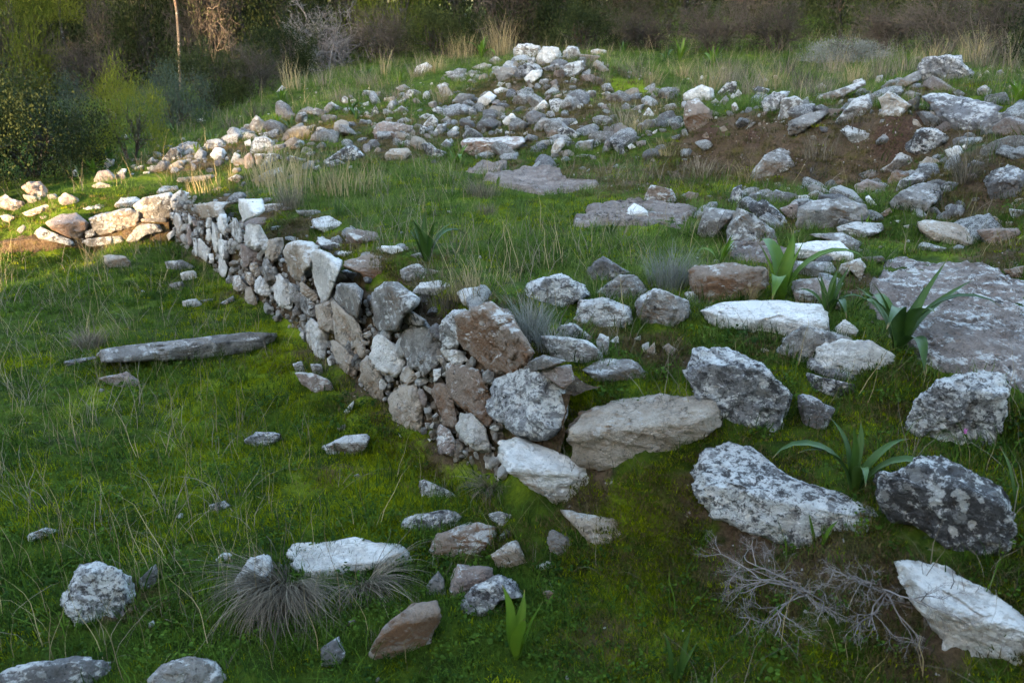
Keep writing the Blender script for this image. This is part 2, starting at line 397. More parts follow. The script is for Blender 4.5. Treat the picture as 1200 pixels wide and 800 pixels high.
# ---------------------------------------------------------------- ground sheet
def blob_field(spots, x, y):
    f = np.zeros(len(x))
    for (cx, cy, r, a) in spots: f = np.maximum(f, a*np.exp(-((x-cx)**2+(y-cy)**2)/(r*r)))
    return f
def spots_px(txt):
    out = []
    for tok in txt.replace('\n', ';').split(';'):
        if tok.strip():
            u, v, rpx, a = map(float, tok.split()); p = hit(u, v)
            out.append((p[0], p[1], rpx/FPX*np.linalg.norm(p-CAMP)*1.25, a))
    return out
EARTH = spots_px("""260 240 18 .7;310 255 20 .6;350 270 22 .6;400 285 24 .6;440 305 26 .6;480 330 26 .6;530 355 26 .5;580 380 26 .5;450 170 60 .5;520 150 60 .5;600 100 60 .5;680 140 60 .55;620 160 60 .55;740 120 50 .5;400 150 50 .45;330 160 50 .45;260 175 50 .5;830 168 22 1.0;890 170 20 .95;940 172 26 .75;1000 178 26 .75;1040 165 24 1.1;780 230 40 .5;850 235 40 .5;820 185 40 .7;860 190 36 .65;900 190 36 .7;940 170 36 .65;980 180 40 .65;1020 200 40 .65;1080 170 36 .75;1120 160 40 .8;1150 200 50 .75;1180 230 40 .7;1100 215 40 .75;930 150 30 .8;870 150 25 .8;1000 150 30 .9;1050 210 40 .8;960 215 40 .8;825 160 26 1;850 175 26 .8;880 165 18 1;905 175 16 .8;1050 155 28 1.1;1035 175 20 1.1;1075 140 16 1;955 185 40 .65;1000 205 30 .6
780 415 26 .8;745 405 20 .6;800 430 18 .8;690 205 60 .5;740 215 60 .5;790 200 40 .6;600 195 30 .4;1170 190 40 .5;1120 250 40 .45;1010 330 18 .9;990 345 16 .8;1170 300 40 .5
880 640 60 .6;960 660 60 .55;820 600 40 .45;1040 690 50 .5;690 580 30 .6;1080 770 40 .6;700 750 30 .7;140 710 24 .7;560 640 30 .4
650 70 40 .35;610 90 50 .5;660 100 50 .5;560 120 50 .45;700 130 50 .5;640 130 60 .5;750 140 40 .5;480 150 50 .4;430 140 50 .35;300 165 40 .4;350 180 40 .35;1000 120 40 .5;1080 110 40 .5;1150 150 40 .6;1120 210 50 .6;920 260 40 .5;1000 270 30 .5;960 310 30 .6;390 400 40 .7;480 470 40 .7;540 500 40 .7;440 440 40 .7;300 320 30 .6;240 285 24 .6;210 265 16 .7;170 275 16 .5;640 470 26 .6;700 390 24 .6;240 190 26 .8;220 195 20 .6;300 185 20 .5
650 150 50 .4;720 140 50 .4;600 130 40 .4;680 110 40 .35;860 370 20 .5;900 400 30 .4;470 185 20 .7;500 560 10 .3;400 560 24 .4;380 330 20 .5""")
MOSS = spots_px("""380 500 60 .9;300 520 60 .7;430 600 50 .7;250 460 60 .6;340 430 40 .9;500 570 40 .9;200 560 60 .5;540 410 20 .9;620 460 20 .9;680 470 20 1;460 530 50 1;410 560 40 .9;640 450 25 1;760 455 25 1;820 460 25 1;530 385 25 1;510 360 20 1;300 450 90 .5;330 400 60 .7;280 340 40 .7;690 120 30 .9;740 110 30 .9
760 700 60 .6;560 560 40 .8;350 480 60 .6;150 430 50 .5;880 210 20 .8;800 225 40 .6;640 250 80 .3;460 350 30 .6;300 110 30 .8;590 480 20 .6;850 600 30 .6""")
def polar_grid():
    ang = []
    a = -180.0
    while a < 180.0:
        ang.append(a)
        a += 0.28 if -44 <= a < 44 else (1.0 if -70 <= a < 70 else 0.4 if -160 <= a < -95 else 4.0)
    ang = np.radians(np.array(ang))
    rr = [0.25]
    while rr[-1] < 1500:
        r = rr[-1]; rr.append(r+(0.06 if r < 1.2 else max(0.016, r*0.0072) if r < 20 else r*0.022 if r < 50 else r*0.08))
    return ang, np.array(rr)
ang, rr = polar_grid()
A, R = np.meshgrid(ang, rr)
gx = (np.sin(A)*R).ravel(); gy = (np.cos(A)*R).ravel()
gz = height(gx, gy)
earth = blob_field(EARTH, gx, gy); moss = blob_field(MOSS, gx, gy)
near = R.ravel() < 25
p3 = np.stack([gx[near]*7, gy[near]*7, np.zeros(near.sum())], 1)
gz[near] += 0.010*fbm(p3, 4, 0.6)*(1+1.5*np.minimum(earth[near], 1))
na, nr = len(ang), len(rr)
idx = np.arange(na*nr).reshape(nr, na)
q = np.stack([idx[:-1], np.roll(idx, -1, 1)[:-1], np.roll(idx, -1, 1)[1:], idx[1:]], 2).reshape(-1, 4)
# close the sheet under the camera
vx = np.vstack([np.stack([gx, gy, gz], 1), [[0, 0, float(height(0, 0)[0])]]])
me = mesh_np('ground', vx, q)
add_attr(me, 'earth', np.append(earth, 0)); add_attr(me, 'moss', np.append(moss, 0))
ground = link('ground', me, M['ground']); tag(ground, kind='structure')

# ---------------------------------------------------------------- stones, one by one
_ico = {}
def ico(level):
    if level not in _ico:
        bm = bmesh.new(); bmesh.ops.create_icosphere(bm, subdivisions=level, radius=1.0)
        v = np.array([x.co[:] for x in bm.verts]); f = np.array([[l.index for l in x.verts] for x in bm.faces])
        bm.free(); _ico[level] = (v/np.linalg.norm(v, axis=1)[:, None], f)
    return _ico[level]
WN = np.array([-0.833, -0.553, 0.13]); WN /= np.linalg.norm(WN)      # outward normal of the long wall face
WP = np.array([-1.30, 5.15, 0.0])
LN = np.array([0.318, -0.948, 0.13]); LN /= np.linalg.norm(LN)       # and of the short return on the left
LP = at_z(100, 291, 0.0)
FOOT = []                                                            # footprints, so that grass grows round the stones

def stone_mesh(poly, C, T, planes, p=8.0, level=5, seed=0, rough=1.0, nclip=10, clip=0.10, ext=0.0):
    """a solid rock round centre C whose outline towards the viewer is poly; planes are its worn faces (normal, distance)"""
    r = np.random.default_rng(seed)
    w = C-CAMP; D = np.linalg.norm(w); cz = -w/D                      # cz: from the stone towards the eye
    cx = np.cross(np.array([0, 0, 1.0]), cz); cx /= np.linalg.norm(cx); cy = np.cross(cz, cx)
    P2 = []
    for (u, v) in poly:
        d = ray(u, v); t = D/np.dot(d, -cz)*1.0
        q = CAMP+d*t-C; P2.append((q@cx, q@cy))
    P2 = np.array(P2)
    lo, hi = P2.min(0), P2.max(0)
    if ext > 0:
        m = P2[:, 1] < (lo[1]+0.35*(hi[1]-lo[1])); P2[m, 1] -= ext*(hi[1]-lo[1])
    size = math.sqrt(max((hi[0]-lo[0])*(hi[1]-lo[1]), 1e-6))
    th = np.linspace(-np.pi, np.pi, 721); ca, sa = np.cos(th), np.sin(th)
    rad = np.full(721, 1e-3)
    for k in range(len(P2)):
        a = P2[k]; e = P2[(k+1) % len(P2)]-a
        den = ca*e[1]-sa*e[0]; den = np.where(np.abs(den) < 1e-9, 1e-9, den)
        t = (a[0]*e[1]-a[1]*e[0])/den; s = (a[0]*sa-a[1]*ca)/den
        ok = (t > 0) & (s >= -1e-6) & (s <= 1+1e-6)
        rad = np.where(ok, np.maximum(rad, t), rad)
    d, f = ico(level)
    ex = np.array([max(hi[0]-lo[0], .3*size)/2, max(hi[1]-lo[1], .3*size)/2, max(T, .25*size)])
    d = d*ex; d /= np.linalg.norm(d, axis=1)[:, None]
    rho = np.hypot(d[:, 0], d[:, 1])
    rp = np.interp(np.arctan2(d[:, 1], d[:, 0]), th, rad)
    inv = (rho/rp)**p
    inv += np.maximum(0, -d[:, 2]/T)**p
    R3 = np.stack([cx, cy, cz])                                       # world -> local
    for n, h in planes:
        nl = R3@n
        inv += np.maximum(0, (d@nl)/max(h, 0.12*size))**p
    rr_ = inv**(-1/p)
    V = d*rr_[:, None]
    rad3 = rr_.copy()
    for k in range(nclip):
        n = r.normal(size=3); n[2] = abs(n[2])*0.9; n /= np.linalg.norm(n)
        pr = V@n; h = pr.max()*(1-r.uniform(0.02, clip))
        dn = d@n
        lim = np.where(dn > 1e-4, h/np.maximum(dn, 1e-4), 1e9)
        rad3 = np.minimum(rad3, lim)
    V = d*rad3[:, None]
    q = V/size
    so = r.uniform(0, 100, 3)
    lowf = 0.030 if len(planes) > 1 and p > 15 else 0.055
    cell = 0
    for nc, off, tilt in ((14, 0.030, 0.10), (90 if level > 4 else 36, 0.014, 0.16))+(((420, 0.007, 0.20),) if level > 5 else ()):
        pc = q[r.integers(0, len(q), nc)]
        wq = q+0.06*np.stack([perlin(q*3.1+so+k_*11) for k_ in range(3)], 1)
        own = np.empty(len(q), int)
        for a_ in range(0, len(q), 2600):
            own[a_:a_+2600] = np.argmin(((wq[a_:a_+2600, None, :]-pc[None])**2).sum(2), 1)
        gt = r.normal(size=(nc, 3))*tilt
        cell = cell+r.normal(size=nc)[own]*off*0.6+np.clip(((q-pc[own])*gt[own]).sum(1), -0.04, 0.04)
    disp = cell+lowf*fbm(q*1.6+so, 3, 0.5)+0.024*fbm(q*4.2+so, 3, 0.6, ridged=True)-0.010
    # bedding: shallow ledges along a tilted set of layers
    ax = r.normal(size=3)*np.array([0.35, 1, 0.35]); ax /= np.linalg.norm(ax)
    lay = q@ax*r.uniform(5, 9)+0.8*fbm(q*1.5+so+9, 2)
    st_ = lay-np.floor(lay)
    disp = disp+r.uniform(0.0, 0.045)*(np.clip(st_/0.8, 0, 1)-np.clip((st_-0.8)/0.2, 0, 1)-0.4)
    if level >= 5: disp = disp+0.020*fbm(q*11.0+so, 4 if level > 5 else 3, 0.65)
    disp = disp+0.03
    V = d*(rad3*(1+rough*disp*np.clip(size/rad3, 0.4, 1.5)))[:, None]
    return V@R3, f, size

ZL = {'A': (0, 0, 3), 'B': (400, 0, 3), 'C': (800, 0, 3), 'D': (0, 200, 3), 'E': (200, 200, 3), 'F': (500, 250, 3), 'G': (800, 200, 3), 'H': (0, 533, 3),
      'I': (300, 533, 3), 'J': (600, 533, 3), 'K': (800, 533, 3), 'L': (350, 400, 3), 'M': (750, 400, 3), 'N': (0, 380, 3), 'Z': (0, 0, 1),
      'a': (0, 200, 6), 'b': (180, 210, 8), 'c': (240, 260, 8), 'd': (300, 260, 8), 'e': (330, 330, 8), 'f': (400, 380, 8), 'g': (430, 430, 8), 'h': (380, 270, 6),
      'i': (60, 160, 6), 'j': (220, 100, 6), 'k': (380, 60, 6), 'l': (520, 40, 6), 'm': (580, 100, 6), 'n': (780, 80, 6), 'o': (1000, 50, 6), 'p': (1000, 160, 6)}
def upoly(reg, txt):
    x0, y0, s = ZL[reg]
    return [(x0+float(a)/s, y0+float(b)/s) for a, b in (t.split(',') for t in txt.split())]

UP = np.array([0, 0, 1.0])
seed_n = [0]
def build_stone(kind, reg, txt, mat, crease, name, parent):
    poly = np.array(upoly(reg, txt))
    grow_ = (1.10 if crease == 0 else 1.03) if kind in 'WL' else (0.98 if crease == 0 else 0.94 if np.ptp(poly[:, 0]) < 2.6*np.ptp(poly[:, 1]) else 1.0)
    poly = poly.mean(0)+(poly-poly.mean(0))*grow_; seed_n[0] += 1; sd_ = seed_n[0]
    r = np.random.default_rng(1000+sd_)
    lo, hi = poly.min(0), poly.max(0); mid = (lo+hi)/2; wpx, hpx = hi-lo
    spx = math.sqrt(wpx*hpx)
    level = 6 if spx > 88 else 5 if spx > 21 else 4
    ext = 0.0
    if kind in 'WL':
        n0, p0 = (WN, WP) if kind == 'W' else (LN, LP)
        d = ray(*mid); t = np.dot(p0-CAMP, n0)/np.dot(d, n0)
        size = spx/FPX*t
        bulge = r.uniform(0.0, 0.030)
        n = n0+r.normal(size=3)*0.10; n /= np.linalg.norm(n)
        inset = 0.30*size
        C = CAMP+d*t-n0*inset
        T = 0.55*size+0.03
        hf = inset+bulge
        if crease > 0: n = n-np.array([0, 0, 0.28]); n /= np.linalg.norm(n)
        elif wpx > hpx*0.9: n = n+np.array([0, 0, 0.1]); n /= np.linalg.norm(n)
        planes = [(n, hf)]
        fn = n
        p = 14.0
    else:
        b = hit(mid[0], hi[1]-0.10*hpx)
        D0 = np.linalg.norm(b-CAMP); size = spx/FPX*D0
        cf = 0.42*size
        d = ray(*mid); C = CAMP+d*(D0+cf*0.75)
        poly = mid+(poly-mid)*(1-0.7*cf/D0)
        fh = np.array([CAMP[0]-C[0], CAMP[1]-C[1], 0]); fh /= np.linalg.norm(fh)
        tilt = r.uniform(-0.05, 0.30) if crease == 0 else r.uniform(-0.28, -0.05)
        fn = fh+UP*tilt+np.array([r.normal()*0.22, 0, 0]); fn /= np.linalg.norm(fn)
        T = 0.55*size
        planes = [(fn, cf)]
        ext = 0.14 if kind == 'G' else 0.03
        p = 9.0
    if crease > 0:
        # a worn top face meeting the front face along a crease
        w = C-CAMP; Dc = np.linalg.norm(w); cz = -w/Dc
        cx = np.cross(UP, cz); cx /= np.linalg.norm(cx); cy = np.cross(cz, cx)
        dec = math.asin(np.clip(cz[2], -1, 1)); the = max(dec+math.radians(6), math.radians(33))
        tn = cy*math.cos(the)+cz*math.sin(the)+cx*r.normal()*0.10; tn /= np.linalg.norm(tn)
        bt = hpx/2/FPX*Dc; bc = bt-crease*2*bt
        # on the front face at height bc
        c_ = (planes[0][1]-bc*np.dot(fn, cy))/max(np.dot(fn, cz), 0.25)
        Pc = cy*bc+cz*c_
        hT = np.dot(tn, Pc)
        if hT < 0.16*size: hT = 0.16*size
        planes.append((tn, hT))
        cb = (hT-bt*np.dot(tn, cy))/max(np.dot(tn, cz), .2)
        T = max(T, min(-cb+0.05*size, 1.3*size))
        p = 18.0
    else:
        w = C-CAMP; cz = -w/np.linalg.norm(w)
        planes.append((cz, 0.52*size))
    V, f, size = stone_mesh(poly, C, T, planes, p, level, 5000+sd_, 1.0 if crease == 0 else 0.8, 16 if crease == 0 else 9, 0.16 if kind not in 'WL' else 0.10, ext)
    me = mesh_np(name, V, f)
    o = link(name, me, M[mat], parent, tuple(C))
    Wv = V+C; up_ = Wv[:, 2] > height(Wv[:, 0], Wv[:, 1])
    Wv = V[up_] if up_.sum() > 20 else V
    FOOT.append((C[0]+Wv[:, 0].mean(), C[1]+Wv[:, 1].mean(), np.linalg.inv(np.cov(Wv[:, :2].T)+np.eye(2)*1e-6), 2.2))
    return o

wall = empty('dry_stone_wall', (-1.3, 5.15, 0.0))
tag(wall, 'ruined dry stone wall of pale rough blocks running back to its corner on the left', 'wall')
def wall_child(o):
    o.location = Vector(o.location)-wall.location

WALL = """
W b 195,320 245,340 270,440 290,520 275,560 230,530 205,430|t|0
W b 300,430 340,440 360,540 365,600 330,610 305,520|p|0
W b 415,560 450,570 490,640 535,650 520,700 495,760 450,730 420,650|w|0
W b 370,575 400,570 410,650 415,715 390,710 375,640|w|0
W b 260,280 350,250 560,225 700,225 640,280 660,330 540,360 370,370 290,340|t|.35
W b 715,195 1010,205 1030,300 960,350 880,370 820,430 770,370 715,330 690,300|w|.25
W b 575,345 680,350 690,430 690,480 670,520 620,460 580,420|w|0
W b 470,360 545,370 540,450 500,450 475,410|w|0
W b 745,380 790,400 830,540 830,590 760,560 730,540|g|0
W b 555,420 600,470 600,680 570,680 550,560|w|0
W b 610,560 700,600 705,740 650,740 620,650|w|0
W c 235,230 290,170 420,260 560,330 570,370 500,385 360,390 350,460 260,450 235,350|p|0
W b 860,420 1000,450 1060,560 1080,640 960,640 900,630 860,560|w|0
W b 410,400 470,400 475,480 450,530 415,470|g|0
W b 495,480 530,470 545,560 520,590 500,550|w|0
W b 610,690 655,740 650,790 620,790|w|0
W b 130,520 200,480 190,520 150,570|w|0
W b 525,705 560,710 565,790 530,780|w|0
W b 320,340 350,345 360,420 330,420|w|0
W b 270,330 310,330 315,380 280,380|g|0
W b 360,390 415,395 410,440 375,440|p|0
W b 620,510 640,515 640,555 615,550|w|0
W b 150,320 190,315 190,370 160,360|g|0
W b 690,600 720,560 745,570 715,620|w|0
W b 380,470 410,480 415,530 385,535|g|0
W c 135,170 215,190 225,330 175,340 145,270|g|0
W c 140,340 180,350 215,430 190,510 150,490 135,430|w|0
W c 40,310 75,305 80,380 50,370|w|0
W c 255,510 330,510 345,560 400,600 385,640 300,640 260,580|t|0
W c 370,490 440,480 460,570 440,600 390,540|t|0
W c 460,550 530,525 630,600 620,670 570,690 500,660 460,620|w|0
W c 390,640 440,630 490,760 450,800 400,730|t|0
W c 420,400 500,400 520,480 480,510 430,450|t|0
W c 540,380 600,360 640,450 665,540 580,550 540,470|g|0
W c 600,170 720,170 730,230 690,330 640,360 590,330 560,270|t|0
W c 690,330 750,260 850,200 1000,205 1065,250 1000,360 990,420 950,450 900,545 770,500 700,440 640,400|t|.42
W d 520,310 580,275 690,320 800,380 800,430 720,510 690,720 630,735 530,620 520,480|w|.4
W d 150,610 240,530 310,600 340,740 330,800 250,770 170,740|w|0
W d 310,570 390,640 420,760 400,800 340,720|g|0
W d 395,590 440,570 580,690 560,750 510,720 400,640|t|0
W d 440,450 475,445 465,570 430,560|g|0
W d 185,510 225,505 230,540 195,545|w|0
W d 130,690 160,690 160,740 135,735|g|0
W e 130,90 200,100 335,225 325,300 250,310 190,250 150,180|g|0
W e 330,240 470,210 500,330 510,450 440,450 370,430 340,320|t|0
W e 490,230 530,220 600,310 700,370 740,450 750,560 790,680 770,680 650,630 530,540 480,480 520,430|t|0
W e 480,150 540,50 690,30 760,100 740,200 715,340 620,310 540,230|g|.25
W h 250,620 270,450 410,410 440,385 520,390 660,490 640,530 560,590 530,690 400,690 300,670|g|.38
W e 215,390 300,385 430,500 420,590 390,720 350,690 290,710 240,690 225,560|w|0
W e 460,545 520,570 610,640 700,770 690,860 640,860 570,800 480,680|t|0
W e 105,270 150,250 150,300 120,330|g|0
W e 180,480 210,480 210,540 190,540|w|0
W e 430,720 470,740 460,800 440,780|w|0
W e 660,710 700,680 730,700 690,740|g|0
W f 270,170 310,100 390,120 450,170 540,230 560,300 600,340 560,390 510,460 430,460 350,390 290,310|w|0
W f 210,390 240,300 330,400 360,540 395,690 330,700 240,590 205,510|t|0
W f 550,60 640,40 800,10 870,110 990,150 920,240 900,370 820,410 790,460 740,380 690,380 590,270 560,150|g|0
W f 540,500 590,410 650,400 710,510 630,550|t|0
W g 210,330 260,260 400,165 450,180 490,300 515,430 500,640 430,580 350,550 300,520 230,430|t|0
W f 840,20 900,0 960,60 980,120 900,130 850,80|d|0
W f 925,235 1000,225 1120,260 1170,330 1080,385 1000,330|w|0
W f 905,310 950,300 1005,420 970,430|t|0
W g 775,60 800,15 900,10 1060,60 1110,180 1150,360 1160,480 1110,500 1020,420 900,350 820,270 770,150|b|0
W g 625,250 650,190 730,180 800,280 790,350 830,480 850,540 800,570 740,540 680,380|b|0
W g 850,560 890,510 880,430 950,470 1010,460 1100,570 1140,740 1030,740 920,660|w|0
W g 680,600 700,550 780,600 800,650 840,770 800,800 700,790 675,700|p|0
W f 870,430 930,420 930,480 870,550|w|0
W f 695,460 730,440 745,480 715,500|w|0
W f 360,540 380,510 430,560 400,610 370,600|w|0
W g 480,240 520,210 560,280 555,370 510,340|p|0
W f 770,570 860,610 840,650 790,610|t|0
W f 200,100 265,60 285,100 240,125|t|0
W f 410,490 480,480 500,520 450,540|g|0
W f 190,150 265,160 250,190 210,185|t|0
W f 180,610 230,700 225,730 185,680|t|0
W f 40,550 90,575 60,590 45,575|w|0
W f 410,630 460,650 440,680|g|0
W g 615,460 650,430 670,450 630,475|w|0
W g 580,540 625,520 620,570 600,570|w|0
W g 1090,70 1140,30 1190,60 1180,140 1120,150|g|0
W g 1160,570 1200,545 1240,560 1220,600|w|0
W g 580,740 620,750 640,800 590,800|g|0
W g 570,670 600,680 590,700|w|0
W F 95,385 150,360 230,320 300,370 365,480 330,560 250,565 200,520 130,475 100,420|b|.42
W F 55,390 90,355 140,350 105,385 110,470 65,470|g|0
W F 215,620 250,590 330,560 410,570 470,620 475,700 440,770 340,775 280,730 230,680|s|0
W F 320,545 410,500 485,520 420,545 350,562|g|.35
W F 200,560 235,570 230,600 205,595|g|0
W F 400,545 500,540 510,580 480,610 420,570|p|0
T h 130,215 320,165 430,190 530,260 510,330 400,380 310,360 250,300 140,260|b|.5
T h 115,285 150,280 260,320 260,385 200,350|d|0
T h 635,430 680,370 800,350 950,400 830,450 740,450|w|.5
T h 660,465 720,450 800,465 800,500 680,500|g|0
W h 545,640 560,580 620,570 710,630 690,670 560,660|g|.3
T h 940,440 1000,400 1060,395 1150,480 1140,520 1050,570 970,510|w|.4
T h 545,280 650,230 740,300 700,340 560,350|g|0
T h 735,270 830,290 850,315 760,310|p|0
T d 555,130 700,170 850,230 800,270 650,280 570,210|d|.5
T d 745,290 800,275 900,275 920,300 830,330 760,320|w|.4
T h 170,20 300,10 390,60 390,90 340,75 280,100 220,70|w|.4
T h 400,110 520,110 580,150 480,170 420,150|w|0
T d 260,140 330,135 540,170 530,200 400,190 280,170|d|.5
T b 940,370 1130,390 1090,420 960,400|w|.6
T b 870,395 930,390 945,410 880,420|w|0
T b 1100,450 1180,435 1200,460 1110,480|w|0
T E 490,170 560,160 640,200 560,220 500,200|g|.6
T E 440,140 530,140 530,165 460,160|g|0
T E 320,120 400,115 410,145 330,150|g|0
L a 640,340 700,310 900,275 960,300 980,345 960,385 860,410 760,440 700,455 660,400|g|.22
L i 590,485 650,440 830,400 850,430 835,560 730,575 625,570|g|.22
L i 850,430 900,395 955,410 930,460 890,525 860,510|w|0
L i 880,470 940,455 990,465 970,490 890,490|g|0
L a 335,370 420,320 530,305 610,370 600,420 560,480 480,465 380,410|p|.4
L a 265,440 310,410 400,450 500,490 480,515 390,500 290,480|g|0
L a 580,500 640,480 840,460 850,500 800,520 640,530|g|0
L a 900,490 960,410 1000,380 1110,385 1120,430 1020,450 960,500 920,505|g|0
L a 600,430 650,415 670,450 610,475|g|0
L a 1000,338 1160,338 1155,360 1010,360|g|0
L a 120,420 160,385 180,400 150,440|g|0
T a 490,245 660,225 740,250 780,285 700,300 560,280|w|.5
T a 800,250 850,190 950,185 1000,210 930,260 840,280|w|.4
T a 0,200 40,165 90,200 170,220 190,260 120,290 0,260|p|.4
T a 150,300 230,270 330,230 400,250 330,290 200,330|t|.4
T a 5,320 60,310 120,330 60,370 20,350|t|0
T a 270,320 350,318 365,338 290,340|t|0
T a 160,170 280,180 310,230 200,230|t|0
T a -90,260 -40,190 10,210 20,270 -40,300|p|.4
"""
for ln in WALL.strip().split('\n'):

    geom, mat, cr = ln.split('|'); kind, reg, txt = geom.split(' ', 2)
    o = build_stone(kind, reg, txt, mat, float(cr), 'stone', wall); wall_child(o)
# earth and moss packed between the wall stones
def wall_core():
    bm_v, bm_f = [], []
    def strip(P0, P1, n, top0, top1, nrm, nu, nv):
        base = len(bm_v)
        for i in range(nu+1):
            for j in range(nv+1):
                a = i/nu; b = j/nv
                zt = top0*(1-a)+top1*a
                z = -0.08+(zt+0.08)*min(b/0.7, 1)
                q = P0*(1-a)+P1*a
                back = 0.055+0.13*z+(max(0, b-0.7)/0.3)*0.16
                v = np.array([q[0]-nrm[0]*back, q[1]-nrm[1]*back, z])
                bm_v.append(v)
        for i in range(nu):
            for j in range(nv):
                k = base+i*(nv+1)+j
                bm_f.append((k, k+nv+1, k+nv+2, k+1))
    c0 = at_z(205, 284, 0)
    t = np.array([-WN[1], WN[0], 0]); t /= np.linalg.norm(t)
    if t[1] < 0: t = -t
    far = WP+t*np.dot(c0-WP, t); near = WP-t*2.55
    strip(near, far, None, 0.55, 0.32, WN/np.linalg.norm(WN[:2]), 150, 40)
    tl = np.array([LN[1], -LN[0], 0]); tl /= np.linalg.norm(tl)
    if tl[0] > 0: tl = -tl
    strip(far, far+tl*1.6, None, 0.22, 0.06, LN/np.linalg.norm(LN[:2]), 60, 30)
    V = np.array(bm_v)
    V = V+0.022*np.stack([fbm(V*9+k*31, 4, 0.6) for k in range(3)], 1)
    me = mesh_np('earth_fill', V, np.array(bm_f))
    add_attr(me, 'earth', np.clip(0.62+0.3*fbm(V*2.2, 2), 0.3, 0.95)); add_attr(me, 'moss', np.zeros(len(V)))
    o = link('earth_fill', me, M['ground'], wall); wall_child(o)
    o['label'] = 'brown earth and moss packed between the wall stones'
wall_core()

ADJ = {'g': 'grey', 'w': 'white', 's': 'black-speckled', 'b': 'brown', 't': 'tan', 'd': 'dark grey', 'p': 'pinkish'}
def z_mound(u, v): return 'near the top of the rubble mound' if v < 92 else 'on the left flank of the rubble mound' if u < 598 else 'low on the front of the rubble mound' if v > 150 and u < 700 else 'on the middle of the rubble mound' if u < 690 else 'at the right end of the rubble mound'
def z_scat(u, v): return 'in the scatter %s' % ('near the straw' if u < 420 else 'around the long pinkish boulder' if u < 490 else 'left of the mound')
def z_line(u, v): return 'in the low rubble line %s' % ('behind the left wall' if u < 160 else 'just behind the wall corner' if u < 250 else 'around the dark speckled boulder')
def z_bank(u, v): return 'in the right bank %s' % ('below its left-end pile' if u < 880 else 'near the jutting slab' if u < 1000 else 'around the bare red hollow' if u < 1090 and v < 185 else 'above the tilted grey block' if v >= 185 else 'beside the white-patched boulder' if v > 115 else 'by the lone crest boulder')
def z_bed(u, v): return 'in the rubble %s' % ('behind the triangular grey boulder' if u < 960 and v < 250 else 'around the tall squill' if u < 1020 and v >= 250 else 'above the bedrock shelf')
ZONE = {
 'H': (z_mound, 'stones of the rubble mound at the back'),
 'S': (z_scat, 'stones scattered behind the terrace grass'),
 'Q': (z_line, 'stones of the rubble line behind the corner'),
 'B': (z_bank, 'stones lodged in the right bank'),
 'U': (z_bed, 'rubble stones beside the bedrock'),
 'F': (lambda u, v: 'on the mossy turf along the foot of the wall' if v > 380 else 'on the turf in front of the far end of the wall', 'small stones along the wall foot'),
 'O': (lambda u, v: 'in the loose cluster on the foreground turf', 'loose foreground stones'),
 'M': (lambda u, v: 'in the earthy hollow behind the near end of the wall', 'small stones of the hollow'),
}
